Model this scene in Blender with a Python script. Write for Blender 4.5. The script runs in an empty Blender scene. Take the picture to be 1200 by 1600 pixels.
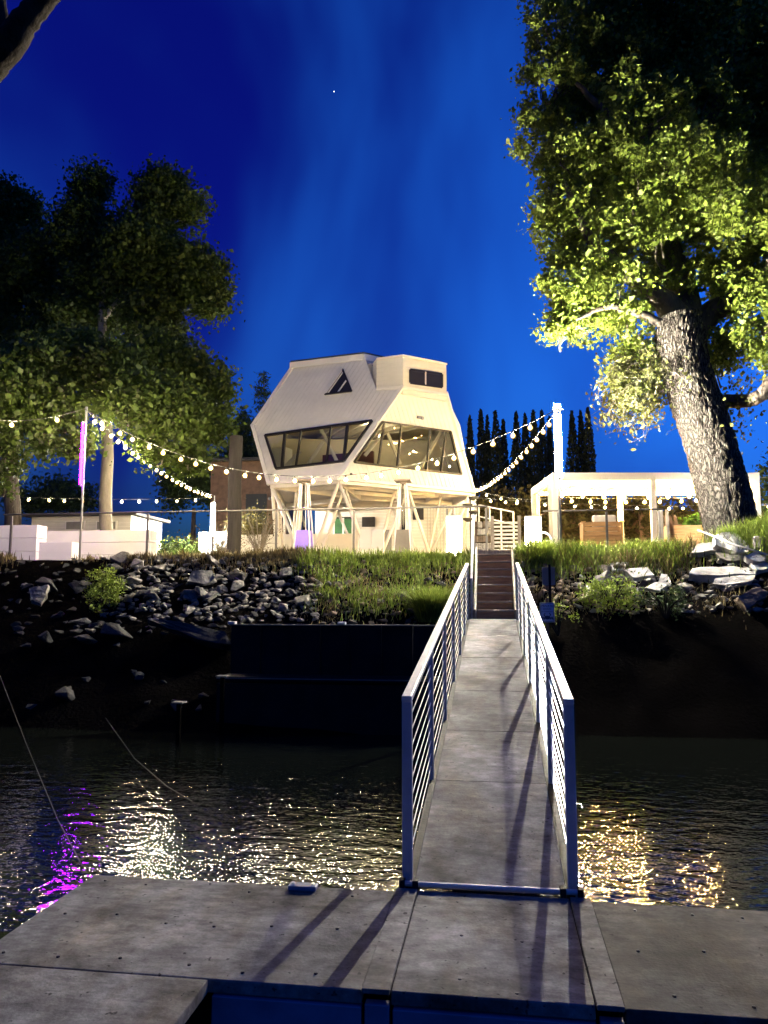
import bpy, bmesh, math, random
import numpy as np
from mathutils import Vector, Matrix, noise

random.seed(11)
rng = np.random.default_rng(11)
S = bpy.context.scene
COL = S.collection
V = Vector

# ------------------------------------------------------------------ camera
F, HOR, EYE = 1202.0, 940.0, 1.70           # focal length in photo pixels, horizon row, eye height over the dock
PITCH = math.atan((HOR - 800) / F)
YAW = math.atan(175 * math.cos(PITCH) / F)
cam_d = bpy.data.cameras.new('camera')
cam = bpy.data.objects.new('camera', cam_d)
COL.objects.link(cam)
cam.location = (0, 0, EYE)
cam.rotation_euler = (math.pi / 2 + PITCH, 0, YAW)
cam_d.sensor_fit = 'VERTICAL'
cam_d.sensor_height = 36.0
cam_d.lens = F / 1600 * 36.0
cam_d.clip_start = 0.05
cam_d.clip_end = 3000
S.camera = cam

# ------------------------------------------------------------------ dusk sky
world = bpy.data.worlds.new('World')
S.world = world
world.use_nodes = True
nt = world.node_tree
for n in list(nt.nodes):
    nt.nodes.remove(n)
w_out = nt.nodes.new('ShaderNodeOutputWorld')
w_bg = nt.nodes.new('ShaderNodeBackground')
w_sky = nt.nodes.new('ShaderNodeTexSky')
w_sky.sky_type = 'NISHITA'
w_sky.sun_disc = False
w_sky.sun_elevation = math.radians(-3.0)
w_sky.sun_rotation = math.radians(75)
w_sky.altitude = 20
w_sky.air_density = 1.0
w_sky.dust_density = 0.3
w_sky.ozone_density = 3.0
w_tint = nt.nodes.new('ShaderNodeMix')
w_tint.data_type = 'RGBA'
w_tint.blend_type = 'MULTIPLY'
w_tint.inputs[0].default_value = 1.0
w_tint.inputs[7].default_value = (0.11, 0.42, 1.0, 1)
# thin high cloud veils that catch the last light
VEIL_OFFSET = (-3.848, -14.140, -4.920)
w_tc = nt.nodes.new('ShaderNodeTexCoord')
w_map = nt.nodes.new('ShaderNodeMapping')
w_map.inputs['Location'].default_value = VEIL_OFFSET
w_map.inputs['Rotation'].default_value = (0.3907, 0.6437, 3.7618)
w_map.inputs['Scale'].default_value = (1.9, 1.9, 0.8)
w_no = nt.nodes.new('ShaderNodeTexNoise')
w_no.inputs['Scale'].default_value = 1.15
w_no.inputs['Detail'].default_value = 4
w_no.inputs['Roughness'].default_value = 0.5
w_no.inputs['Distortion'].default_value = 0.35
w_mr = nt.nodes.new('ShaderNodeMapRange')
w_mr.interpolation_type = 'SMOOTHSTEP'
w_mr.inputs[1].default_value = 0.34
w_mr.inputs[2].default_value = 0.68
w_vc = nt.nodes.new('ShaderNodeMix')
w_vc.data_type = 'RGBA'
w_vc.inputs[6].default_value = (0.30, 0.17, 0.72, 1)
w_vc.inputs[7].default_value = (1.1, 2.2, 1.75, 1)
w_cl = nt.nodes.new('ShaderNodeMix')
w_cl.data_type = 'RGBA'
w_cl.blend_type = 'MULTIPLY'
w_cl.inputs[0].default_value = 1.0
L = nt.links.new
L(w_tc.outputs['Generated'], w_map.inputs['Vector'])
L(w_map.outputs[0], w_no.inputs['Vector'])
L(w_no.outputs[0], w_mr.inputs[0])
L(w_mr.outputs[0], w_vc.inputs[0])
L(w_sky.outputs[0], w_tint.inputs[6])
L(w_tint.outputs[2], w_cl.inputs[6])
L(w_vc.outputs[2], w_cl.inputs[7])
L(w_cl.outputs[2], w_bg.inputs[0])
w_bg.inputs[1].default_value = 5.0
L(w_bg.outputs[0], w_out.inputs[0])

S.view_settings.view_transform = 'Standard'
S.view_settings.look = 'None'
S.view_settings.exposure = 0.0
S.view_settings.gamma = 1.0
S.view_settings.use_curve_mapping = False
S.cycles.use_denoising = True
S.cycles.sample_clamp_indirect = 6.0
S.cycles.max_bounces = 6
S.cycles.diffuse_bounces = 3
S.cycles.glossy_bounces = 3
S.cycles.transmission_bounces = 3
S.cycles.transparent_max_bounces = 8
S.cycles.caustics_reflective = False
S.cycles.caustics_refractive = False

# lamp strengths (surface radiance of the lit tubes and bulbs)
TUBE_WHITE, TUBE_PURPLE, TUBE_FAR = 7800.0, 170.0, 1500.0
BULB = 3100.0
ADDED_GLOBE = 125000.0
LANTERN = 16.0

# ------------------------------------------------------------------ pixel helpers (photo is 1200 x 1600)
_fh = V((-math.sin(YAW), math.cos(YAW), 0))
_rt = V((math.cos(YAW), math.sin(YAW), 0))
_fw = _fh * math.cos(PITCH) + V((0, 0, math.sin(PITCH)))
_up = -_fh * math.sin(PITCH) + V((0, 0, math.cos(PITCH)))
EYEP = V((0, 0, EYE))


def ray(x, y):
    return _fw + _rt * ((x - 600) / F) + _up * ((800 - y) / F)


def at(x, y, Y):
    d = ray(x, y)
    return EYEP + d * (Y / d.y)


def atz(x, y, z):
    d = ray(x, y)
    return EYEP + d * ((z - EYE) / d.z)


def atplane(x, y, P, n):
    d = ray(x, y)
    return EYEP + d * ((P - EYEP).dot(n) / d.dot(n))


def mpx(Y):
    """metres per photo pixel at depth Y"""
    return Y / F * 1.01


# ------------------------------------------------------------------ materials
MATS = {}


def mat(name, col, rough=0.7, var=0.25, scale=4.0, bump=0.0, bscale=30.0, metal=0.0, col2=None, spec=0.4,
        stretch=(1, 1, 1), detail=5.0, island=0.0, translucent=0.0):
    m = bpy.data.materials.new(name)
    m.use_nodes = True
    t = m.node_tree
    b = t.nodes['Principled BSDF']
    b.inputs['Roughness'].default_value = rough
    b.inputs['Metallic'].default_value = metal
    b.inputs['Specular IOR Level'].default_value = spec
    tc = t.nodes.new('ShaderNodeTexCoord')
    mp = t.nodes.new('ShaderNodeMapping')
    mp.inputs['Scale'].default_value = stretch
    t.links.new(tc.outputs['Object'], mp.inputs[0])
    no = t.nodes.new('ShaderNodeTexNoise')
    no.inputs['Scale'].default_value = scale
    no.inputs['Detail'].default_value = detail
    no.inputs['Roughness'].default_value = 0.6
    t.links.new(mp.outputs[0], no.inputs['Vector'])
    cr = t.nodes.new('ShaderNodeValToRGB')
    c = V(col[:3])
    c2 = V(col2[:3]) if col2 else c * (1 + var)
    c1 = c * (1 - var)
    cr.color_ramp.elements[0].position = 0.3
    cr.color_ramp.elements[1].position = 0.7
    cr.color_ramp.elements[0].color = (*c1, 1)
    cr.color_ramp.elements[1].color = (*c2, 1)
    t.links.new(no.outputs[0], cr.inputs[0])
    src = cr.outputs[0]
    if island > 0:
        ge = t.nodes.new('ShaderNodeNewGeometry')
        mr = t.nodes.new('ShaderNodeMapRange')
        mr.inputs[3].default_value = 1 - island
        mr.inputs[4].default_value = 1 + island
        t.links.new(ge.outputs['Random Per Island'], mr.inputs[0])
        mx = t.nodes.new('ShaderNodeMix')
        mx.data_type = 'RGBA'
        mx.blend_type = 'MULTIPLY'
        mx.inputs[0].default_value = 1
        t.links.new(src, mx.inputs[6])
        t.links.new(mr.outputs[0], mx.inputs[7])
        src = mx.outputs[2]
    t.links.new(src, b.inputs['Base Color'])
    if bump > 0:
        n2 = t.nodes.new('ShaderNodeTexNoise')
        n2.inputs['Scale'].default_value = bscale
        n2.inputs['Detail'].default_value = 6
        t.links.new(mp.outputs[0], n2.inputs['Vector'])
        bp = t.nodes.new('ShaderNodeBump')
        bp.inputs['Strength'].default_value = bump
        bp.inputs['Distance'].default_value = 0.03
        t.links.new(n2.outputs[0], bp.inputs['Height'])
        t.links.new(bp.outputs[0], b.inputs['Normal'])
    if translucent > 0:
        tr = t.nodes.new('ShaderNodeBsdfTranslucent')
        t.links.new(src, tr.inputs[0])
        ms = t.nodes.new('ShaderNodeMixShader')
        ms.inputs[0].default_value = translucent
        t.links.new(b.outputs[0], ms.inputs[1])
        t.links.new(tr.outputs[0], ms.inputs[2])
        t.links.new(ms.outputs[0], t.nodes['Material Output'].inputs[0])
    MATS[name] = m
    return m


def emit(name, col, strength):
    m = bpy.data.materials.new(name)
    m.use_nodes = True
    t = m.node_tree
    for n in list(t.nodes):
        t.nodes.remove(n)
    o = t.nodes.new('ShaderNodeOutputMaterial')
    e = t.nodes.new('ShaderNodeEmission')
    e.inputs[0].default_value = (*col, 1)
    e.inputs[1].default_value = strength
    t.links.new(e.outputs[0], o.inputs[0])
    MATS[name] = m
    return m


def glassmat(name, tint=(0.9, 0.92, 0.9), refl=0.10):
    m = bpy.data.materials.new(name)
    m.use_nodes = True
    t = m.node_tree
    for n in list(t.nodes):
        t.nodes.remove(n)
    o = t.nodes.new('ShaderNodeOutputMaterial')
    tr = t.nodes.new('ShaderNodeBsdfTransparent')
    tr.inputs[0].default_value = (*tint, 1)
    gl = t.nodes.new('ShaderNodeBsdfGlossy')
    gl.inputs['Roughness'].default_value = 0.02
    fr = t.nodes.new('ShaderNodeFresnel')
    fr.inputs[0].default_value = 1.45
    mx = t.nodes.new('ShaderNodeMixShader')
    t.links.new(fr.outputs[0], mx.inputs[0])
    t.links.new(tr.outputs[0], mx.inputs[1])
    t.links.new(gl.outputs[0], mx.inputs[2])
    t.links.new(mx.outputs[0], o.inputs[0])
    MATS[name] = m
    return m


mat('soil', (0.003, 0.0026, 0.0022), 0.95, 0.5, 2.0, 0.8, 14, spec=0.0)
mat('stone_grey', (0.12, 0.112, 0.10), 0.9, 0.5, 3.0, 0.5, 12, col2=(0.21, 0.19, 0.165), spec=0.15)
mat('stone_brown', (0.11, 0.082, 0.062), 0.9, 0.45, 3.0, 0.5, 12, col2=(0.19, 0.145, 0.11), spec=0.15)
mat('stone_dark', (0.04, 0.038, 0.036), 0.9, 0.4, 3.0, 0.5, 12, spec=0.15)
mat('slab', (0.33, 0.315, 0.295), 0.9, 0.4, 4.5, 0.5, 22, col2=(0.44, 0.415, 0.38), spec=0.15)
mat('patio', (0.30, 0.28, 0.25), 0.85, 0.2, 1.0)
mat('steel_grey', (0.32, 0.32, 0.32), 0.45, 0.15, 3.0, metal=0.0)
mat('alu', (0.46, 0.445, 0.42), 0.45, 0.1, 6.0, 0.05, 60)
mat('cable', (0.6, 0.58, 0.54), 0.35, 0.05, 3.0, metal=0.5)
mat('blue_fascia', (0.10, 0.14, 0.22), 0.5, 0.3, 3.0)
mat('dark_steel', (0.008, 0.008, 0.009), 0.7, 0.4, 2.0, 0.3, 10, spec=0.12)
mat('white_paint', (0.74, 0.70, 0.64), 0.6, 0.05, 2.0)
mat('white_siding', (0.78, 0.75, 0.70), 0.65, 0.06, 1.5)
mat('white_trim', (0.80, 0.77, 0.72), 0.5, 0.04, 2.0)
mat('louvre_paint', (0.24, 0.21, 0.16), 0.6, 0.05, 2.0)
mat('white_wall', (0.72, 0.70, 0.66), 0.8, 0.06, 1.2, 0.1, 30)
mat('black_frame', (0.018, 0.016, 0.015), 0.4, 0.2, 3.0)
mat('dark_roof', (0.04, 0.038, 0.036), 0.8, 0.3, 4.0)
mat('rail_dark', (0.10, 0.092, 0.088), 0.5, 0.2, 3.0)
mat('tread_worn', (0.36, 0.28, 0.18), 0.7, 0.25, 3.0, 0.2, 20, stretch=(1, 8, 8))
mat('wood_warm', (0.46, 0.26, 0.11), 0.6, 0.3, 3.0, 0.2, 20, stretch=(1, 8, 8))
mat('wood_post', (0.03, 0.026, 0.022), 0.9, 0.3, 3.0, 0.6, 20, stretch=(6, 6, 0.6))
mat('wood_grey', (0.24, 0.21, 0.18), 0.85, 0.3, 3.0, 0.5, 20, stretch=(6, 6, 0.6))
mat('wood_brown', (0.16, 0.09, 0.05), 0.7, 0.3, 3.0, 0.3, 20)
mat('cushion', (0.72, 0.66, 0.58), 0.9, 0.06, 3.0, 0.2, 60)
mat('fabric', (0.78, 0.72, 0.60), 0.9, 0.05, 3.0, translucent=0.35)
mat('bark', (0.07, 0.058, 0.047), 0.95, 0.45, 5.0, 1.0, 16, stretch=(1, 1, 0.35), col2=(0.13, 0.11, 0.09), spec=0.1)
mat('bark_dark', (0.025, 0.021, 0.017), 0.95, 0.45, 5.0, 1.0, 14, stretch=(1, 1, 0.6), spec=0.05)
mat('bark_pale', (0.24, 0.215, 0.18), 0.9, 0.25, 5.0, 0.6, 16, stretch=(1, 1, 0.3))
mat('twig', (0.20, 0.17, 0.13), 0.9, 0.2, 4.0)
mat('leaf_oak', (0.135, 0.178, 0.022), 0.6, 0.25, 0.8, island=0.45, translucent=0.3, spec=0.3)
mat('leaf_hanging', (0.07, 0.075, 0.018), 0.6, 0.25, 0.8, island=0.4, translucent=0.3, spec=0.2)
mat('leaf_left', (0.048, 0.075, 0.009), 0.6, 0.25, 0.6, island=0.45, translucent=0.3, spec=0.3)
mat('leaf_dark', (0.035, 0.055, 0.016), 0.6, 0.3, 0.8, island=0.4, translucent=0.2, spec=0.2)
mat('leaf_olive', (0.085, 0.072, 0.022), 0.7, 0.3, 0.8, island=0.45, translucent=0.25, spec=0.2)
mat('leaf_bright', (0.06, 0.13, 0.02), 0.6, 0.3, 1.0, island=0.4, translucent=0.35, spec=0.3)
mat('leaf_cypress', (0.030, 0.038, 0.016), 0.7, 0.3, 0.8, island=0.4, spec=0.2)
mat('grass_blade', (0.125, 0.165, 0.024), 0.6, 0.3, 1.2, island=0.5, translucent=0.35, spec=0.3)
mat('grass_dry', (0.14, 0.11, 0.05), 0.7, 0.3, 1.2, island=0.5, translucent=0.3, spec=0.2)
mat('heater_purple_reflection', (0.22, 0.14, 0.62), 0.5, 0.1, 3.0)  # steel panels with the purple lamp's reflection put into their colour
mat('heater_brown', (0.13, 0.11, 0.095), 0.45, 0.15, 3.0, 0.15, 40)
mat('heater_frame', (0.66, 0.60, 0.58), 0.4, 0.06, 3.0)
mat('heater_hood', (0.18, 0.14, 0.11), 0.4, 0.15, 3.0)
mat('sign_white', (0.55, 0.60, 0.68), 0.5, 0.05, 3.0)
mat('sign_blue', (0.02, 0.035, 0.09), 0.5, 0.05, 3.0)
mat('sign_grey', (0.22, 0.21, 0.19), 0.6, 0.15, 5.0)
mat('interior_red', (0.10, 0.035, 0.03), 0.7, 0.1, 3.0)
mat('interior_white', (0.62, 0.58, 0.48), 0.8, 0.05, 3.0)
mat('interior_wood', (0.35, 0.25, 0.14), 0.6, 0.2, 3.0)
mat('rope', (0.03, 0.026, 0.02), 0.9, 0.2, 8.0)
mat('wire', (0.10, 0.095, 0.085), 0.6, 0.1, 8.0)
mat('curtain_dark', (0.05, 0.05, 0.045), 0.9, 0.1, 8.0)
mat('green_panel', (0.04, 0.14, 0.05), 0.7, 0.3, 3.0)
glassmat('glass', (0.72, 0.74, 0.68))
emit('tube_white', (1.0, 0.94, 0.80), TUBE_WHITE)
emit('added_globe_glow', (1.0, 0.93, 0.76), ADDED_GLOBE)
emit('tube_far', (1.0, 0.95, 0.84), TUBE_FAR)
emit('tube_purple', (0.42, 0.003, 1.0), TUBE_PURPLE)
emit('bulb_warm', (1.0, 0.87, 0.64), BULB)
emit('bulb_pergola', (1.0, 0.64, 0.20), BULB * 3.2)
emit('lantern_glow', (1.0, 0.92, 0.70), LANTERN)


def concretemat(name, col, warm):
    m = mat(name, col, 0.9, 0.1, 1.0, 0.12, 60, spec=0.12)
    t = m.node_tree
    b = t.nodes['Principled BSDF']
    tc = t.nodes.new('ShaderNodeTexCoord')

    def nz(scale, detail, st, lo, hi, v0, v1, rough=0.6):
        mp_ = t.nodes.new('ShaderNodeMapping')
        mp_.inputs['Scale'].default_value = st
        t.links.new(tc.outputs['Object'], mp_.inputs[0])
        n_ = t.nodes.new('ShaderNodeTexNoise')
        n_.inputs['Scale'].default_value = scale
        n_.inputs['Detail'].default_value = detail
        n_.inputs['Roughness'].default_value = rough
        t.links.new(mp_.outputs[0], n_.inputs['Vector'])
        r_ = t.nodes.new('ShaderNodeMapRange')
        r_.inputs[1].default_value, r_.inputs[2].default_value = lo, hi
        r_.inputs[3].default_value, r_.inputs[4].default_value = v0, v1
        t.links.new(n_.outputs[0], r_.inputs[0])
        return r_.outputs[0]
    fac = [nz(1.6, 8, (1, 1, 1), 0.36, 0.64, 0.42, 1.3, 0.72), nz(0.9, 3, (1, 1, 1), 0.4, 0.6, 0.72, 1.15), nz(4, 7, (0.9, 1.7, 1), 0.35, 0.68, 0.66, 1.22), nz(11, 6, (1.0, 1.6, 1), 0.35, 0.65, 0.78, 1.2),
           nz(60, 3, (1, 1, 1), 0.3, 0.7, 0.85, 1.12), nz(9, 4, (0.5, 5, 1), 0.55, 0.72, 1.0, 0.78), nz(22, 2, (1, 1, 1), 0.67, 0.71, 1.0, 0.3)]
    rgb = t.nodes.new('ShaderNodeMix')
    rgb.data_type = 'RGBA'
    rgb.inputs[6].default_value = (*col, 1)
    rgb.inputs[7].default_value = (*warm, 1)
    t.links.new(nz(2.2, 6, (1.4, 0.5, 1), 0.45, 0.7, 0, 1), rgb.inputs[0])
    src = rgb.outputs[2]
    for f_ in fac:
        mx = t.nodes.new('ShaderNodeMix')
        mx.data_type = 'RGBA'
        mx.blend_type = 'MULTIPLY'
        mx.inputs[0].default_value = 1
        t.links.new(src, mx.inputs[6])
        t.links.new(f_, mx.inputs[7])
        src = mx.outputs[2]
    t.links.new(src, b.inputs['Base Color'])
    return m


concretemat('concrete', (0.24, 0.23, 0.222), (0.20, 0.168, 0.13))
concretemat('concrete_dock', (0.185, 0.178, 0.172), (0.155, 0.13, 0.10))
concretemat('concrete_dark', (0.10, 0.094, 0.086), (0.085, 0.068, 0.048))  # darker, browner concrete for the right dock panel


def boardmat(name, col, pitch, axis=2):
    """fine horizontal siding joints for walls too far to pick boards apart"""
    m = mat(name, col, 0.65, 0.06, 1.5)
    t = m.node_tree
    tc = t.nodes.new('ShaderNodeTexCoord')
    wv = t.nodes.new('ShaderNodeTexWave')
    wv.bands_direction = 'XYZ'[axis]
    wv.wave_profile = 'SAW'
    wv.inputs['Scale'].default_value = 1.0 / pitch / 3.1831 * 1.0
    t.links.new(tc.outputs['Object'], wv.inputs[0])
    bp = t.nodes.new('ShaderNodeBump')
    bp.inputs['Strength'].default_value = 1.0
    bp.inputs['Distance'].default_value = 0.02
    t.links.new(wv.outputs[1], bp.inputs['Height'])
    t.links.new(bp.outputs[0], t.nodes['Principled BSDF'].inputs['Normal'])
    return m


def barkmat(name, c0, c1):
    m = mat(name, c0, 0.95, 0.3, 6.0, spec=0.05)
    t = m.node_tree
    b = t.nodes['Principled BSDF']
    tc = t.nodes.new('ShaderNodeTexCoord')
    mp_ = t.nodes.new('ShaderNodeMapping')
    mp_.inputs['Scale'].default_value = (1, 1, 0.26)
    t.links.new(tc.outputs['Object'], mp_.inputs[0])
    wn = t.nodes.new('ShaderNodeTexNoise')
    wn.inputs['Scale'].default_value = 5
    wn.inputs['Detail'].default_value = 3
    t.links.new(mp_.outputs[0], wn.inputs['Vector'])
    av = t.nodes.new('ShaderNodeMix')
    av.data_type = 'RGBA'
    av.blend_type = 'ADD'
    av.inputs[0].default_value = 0.3
    t.links.new(mp_.outputs[0], av.inputs[6])
    t.links.new(wn.outputs[1], av.inputs[7])
    vo = t.nodes.new('ShaderNodeTexVoronoi')
    vo.feature = 'DISTANCE_TO_EDGE'
    vo.inputs['Scale'].default_value = 15
    t.links.new(av.outputs[2], vo.inputs['Vector'])
    cr = t.nodes.new('ShaderNodeValToRGB')
    cr.color_ramp.elements[0].position = 0.02
    cr.color_ramp.elements[1].position = 0.22
    cr.color_ramp.elements[0].color = (*[q * 0.45 for q in c0], 1)
    cr.color_ramp.elements[1].color = (*c1, 1)
    t.links.new(vo.outputs[0], cr.inputs[0])
    fine = t.nodes.new('ShaderNodeTexNoise')
    fine.inputs['Scale'].default_value = 40
    fine.inputs['Detail'].default_value = 5
    t.links.new(mp_.outputs[0], fine.inputs['Vector'])
    mx = t.nodes.new('ShaderNodeMix')
    mx.data_type = 'RGBA'
    mx.blend_type = 'OVERLAY'
    mx.inputs[0].default_value = 0.6
    t.links.new(cr.outputs[0], mx.inputs[6])
    t.links.new(fine.outputs[0], mx.inputs[7])
    t.links.new(mx.outputs[2], b.inputs['Base Color'])
    ad = t.nodes.new('ShaderNodeMath')
    ad.operation = 'MULTIPLY_ADD'
    ad.inputs[1].default_value = 0.35
    sm = t.nodes.new('ShaderNodeMapRange')
    sm.inputs[2].default_value = 0.2
    t.links.new(vo.outputs[0], sm.inputs[0])
    t.links.new(fine.outputs[0], ad.inputs[0])
    t.links.new(sm.outputs[0], ad.inputs[2])
    bp_ = t.nodes.new('ShaderNodeBump')
    bp_.inputs['Strength'].default_value = 1.0
    bp_.inputs['Distance'].default_value = 0.03
    t.links.new(ad.outputs[0], bp_.inputs['Height'])
    t.links.new(bp_.outputs[0], b.inputs['Normal'])


barkmat('bark_oak', (0.05, 0.043, 0.037), (0.082, 0.073, 0.063))
boardmat('siding_rear', (0.70, 0.67, 0.60), 0.16)
boardmat('siding_batten', (0.50, 0.50, 0.46), 0.3, 0)


# ------------------------------------------------------------------ mesh building
class MB:
    def __init__(self):
        self.v, self.f = [], []

    def add(self, vs, fs):
        o = len(self.v)
        self.v += [tuple(p) for p in vs]
        self.f += [tuple(i + o for i in f) for f in fs]
        return self

    def box(self, c, s, rz=0.0, rot=None):
        hx, hy, hz = s[0] / 2, s[1] / 2, s[2] / 2
        R = rot if rot is not None else Matrix.Rotation(rz, 3, 'Z')
        c = V(c)
        vs = [c + R @ V((x * hx, y * hy, z * hz)) for z in (-1, 1) for y in (-1, 1) for x in (-1, 1)]
        return self.add(vs, [(0, 2, 3, 1), (4, 5, 7, 6), (0, 1, 5, 4), (2, 6, 7, 3), (0, 4, 6, 2), (1, 3, 7, 5)])

    def bar(self, p, q, w, h, upv=(0, 0, 1)):
        p, q = V(p), V(q)
        d = (q - p).normalized()
        s = d.cross(V(upv))
        if s.length < 1e-4:
            s = d.cross(V((1, 0, 0)))
        s.normalize()
        u = s.cross(d).normalized()
        vs = [e + s * (a * w / 2) + u * (b * h / 2) for e in (p, q) for a, b in ((-1, -1), (1, -1), (1, 1), (-1, 1))]
        return self.add(vs, [(0, 1, 2, 3), (4, 7, 6, 5), (0, 4, 5, 1), (1, 5, 6, 2), (2, 6, 7, 3), (3, 7, 4, 0)])

    def path(self, pts, rad, n=8, cap=True):
        pts = [V(p) for p in pts]
        rad = rad if hasattr(rad, '__len__') else [rad] * len(pts)
        base = len(self.v)
        ref = V((0.31, 0.2, 0.93)).normalized()
        for i, p in enumerate(pts):
            d = (pts[min(i + 1, len(pts) - 1)] - pts[max(i - 1, 0)])
            d = d.normalized() if d.length > 1e-6 else V((0, 0, 1))
            s = d.cross(ref)
            if s.length < 0.05:
                s = d.cross(V((1, 0, 0)))
            s.normalize()
            u = s.cross(d)
            for k in range(n):
                a = 2 * math.pi * k / n
                self.v.append(tuple(p + (s * math.cos(a) + u * math.sin(a)) * rad[i]))
        for i in range(len(pts) - 1):
            for k in range(n):
                a, b = base + i * n + k, base + i * n + (k + 1) % n
                self.f.append((a, a + n, b + n, b))
        if cap:
            self.f.append(tuple(base + k for k in range(n)))
            e = base + (len(pts) - 1) * n
            self.f.append(tuple(e + k for k in reversed(range(n))))
        return self

    def prism(self, poly, vec):
        """polygon (list of 3D points) swept along vec"""
        poly = [V(p) for p in poly]
        n = len(poly)
        vs = poly + [p + V(vec) for p in poly]
        fs = [tuple(range(n)), tuple(range(2 * n - 1, n - 1, -1))]
        fs += [(i, i + n, (i + 1) % n + n, (i + 1) % n) for i in range(n)]
        return self.add(vs, fs)

    def lathe(self, c, prof, n=16):
        c = V(c)
        base = len(self.v)
        for r, z in prof:
            for k in range(n):
                a = 2 * math.pi * k / n
                self.v.append((c.x + r * math.cos(a), c.y + r * math.sin(a), c.z + z))
        for i in range(len(prof) - 1):
            for k in range(n):
                a, b = base + i * n + k, base + i * n + (k + 1) % n
                self.f.append((a, b, b + n, a + n))
        self.f.append(tuple(base + k for k in reversed(range(n))))
        e = base + (len(prof) - 1) * n
        self.f.append(tuple(e + k for k in range(n)))
        return self

    def mesh(self, name):
        me = bpy.data.meshes.new(name)
        me.from_pydata(self.v, [], self.f)
        bm = bmesh.new()
        bm.from_mesh(me)
        bmesh.ops.recalc_face_normals(bm, faces=bm.faces)
        bm.to_mesh(me)
        bm.free()
        return me


def tag(o, label=None, cat=None, group=None, kind=None):
    if label:
        o['label'] = label
    if cat:
        o['category'] = cat
    if group:
        o['group'] = group
    if kind:
        o['kind'] = kind
    return o


def thing(name, label, cat, loc, group=None):
    o = bpy.data.objects.new(name, None)
    o.empty_display_size = 0.2
    COL.objects.link(o)
    o.location = loc
    return tag(o, label, cat, group)


def link(name, me, m, parent=None, smooth=False, loc=None, rot=None, scale=None):
    o = bpy.data.objects.new(name, me)
    COL.objects.link(o)
    if m is not None and len(me.materials) == 0:
        me.materials.append(MATS[m] if isinstance(m, str) else m)
    if smooth:
        me.polygons.foreach_set('use_smooth', [True] * len(me.polygons))
    if loc is not None:
        o.location = loc
    if rot is not None:
        o.rotation_euler = rot
    if scale is not None:
        o.scale = scale
    if parent is not None:
        o.parent = parent
        if parent.type == 'EMPTY':
            o.matrix_parent_inverse = Matrix.Translation(parent.location).inverted()
    return o


def ob(name, mb, m, parent=None, smooth=False, bevel=0.0):
    o = link(name, mb.mesh(name), m, parent, smooth)
    if bevel > 0:
        bv = o.modifiers.new('bevel', 'BEVEL')
        bv.width = bevel
        bv.segments = 2
        bv.limit_method = 'ANGLE'
    return o


def np_mesh(name, verts, quads):
    me = bpy.data.meshes.new(name)
    nv, nq = len(verts), len(quads)
    me.vertices.add(nv)
    me.vertices.foreach_set('co', np.asarray(verts, dtype=np.float32).ravel())
    me.loops.add(nq * 4)
    me.loops.foreach_set('vertex_index', np.asarray(quads, dtype=np.int32).ravel())
    me.polygons.add(nq)
    me.polygons.foreach_set('loop_start', np.arange(0, nq * 4, 4, dtype=np.int32))
    me.polygons.foreach_set('loop_total', np.full(nq, 4, dtype=np.int32))
    me.update(calc_edges=True)
    me.validate()
    return me


def leaves_mesh(name, centres, size, droop=0.0, aspect=0.55):
    n = len(centres)
    u = rng.normal(size=(n, 3))
    u[:, 2] -= droop
    u /= np.linalg.norm(u, axis=1)[:, None]
    w = rng.normal(size=(n, 3))
    v = np.cross(u, w)
    v /= np.linalg.norm(v, axis=1)[:, None] + 1e-9
    s = size * np.clip(rng.lognormal(-0.06, 0.38, (n, 1)), 0.35, 1.9)
    k = np.cross(u, v) * s * rng.uniform(-0.25, 0.25, (n, 1))
    a = centres - u * s * 0.5
    b = centres + v * s * aspect * 0.5 + k
    c = centres + u * s * 0.5
    d = centres - v * s * aspect * 0.5 + k
    verts = np.stack([a, b, c, d], 1).reshape(-1, 3)
    quads = np.arange(n * 4).reshape(n, 4)
    return np_mesh(name, verts, quads)


CLUMPS = []


def crown_points(lobes, n_clumps, per, clump_r, shell=0.55):
    """clumps of leaves spread through lobes = (centre, (rx,ry,rz))"""
    CLUMPS.clear()
    vol = np.array([r[0] * r[1] * r[2] for _, r in lobes]) ** 0.75
    vol /= vol.sum()
    cnt = rng.multinomial(n_clumps, vol)
    out = []
    for (c, r), k in zip(lobes, cnt):
        d = rng.normal(size=(k, 3))
        d /= np.linalg.norm(d, axis=1)[:, None] + 1e-9
        rad = (shell + (1 - shell) * rng.random((k, 1))) ** 1.0
        rad *= rng.uniform(0.8, 1.08, (k, 1))
        cc = np.array(c)[None, :] + d * rad * np.array(r)[None, :]
        for q in cc:
            CLUMPS.append((V(q), V(c)))
            m = int(per * rng.uniform(0.5, 1.5))
            p = rng.normal(size=(m, 3)) * clump_r * rng.uniform(0.6, 1.2) * np.array([0.5, 0.5, 0.42])
            out.append(q[None, :] + p)
    return np.concatenate(out)


def twig_part(parent, n, m, r0=0.03):
    mb = MB()
    for q, c in random.sample(CLUMPS, min(n, len(CLUMPS))):
        st = c.lerp(q, random.uniform(-0.1, 0.25)) - V((0, 0, random.uniform(0.2, 0.6)))
        L_ = (q - st).length
        pts_ = [st]
        for k in (0.3, 0.55, 0.8, 1.0):
            pts_.append(st.lerp(q, k) + V((random.gauss(0, .07), random.gauss(0, .07), random.gauss(0, .07) - 0.25 * k * (1 - k))) * L_)
        mb.path(pts_, [r0, r0 * .75, r0 * .55, r0 * .35, r0 * .12], 5)
    tag(ob('twigs', mb, m, parent), kind='stuff')


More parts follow.
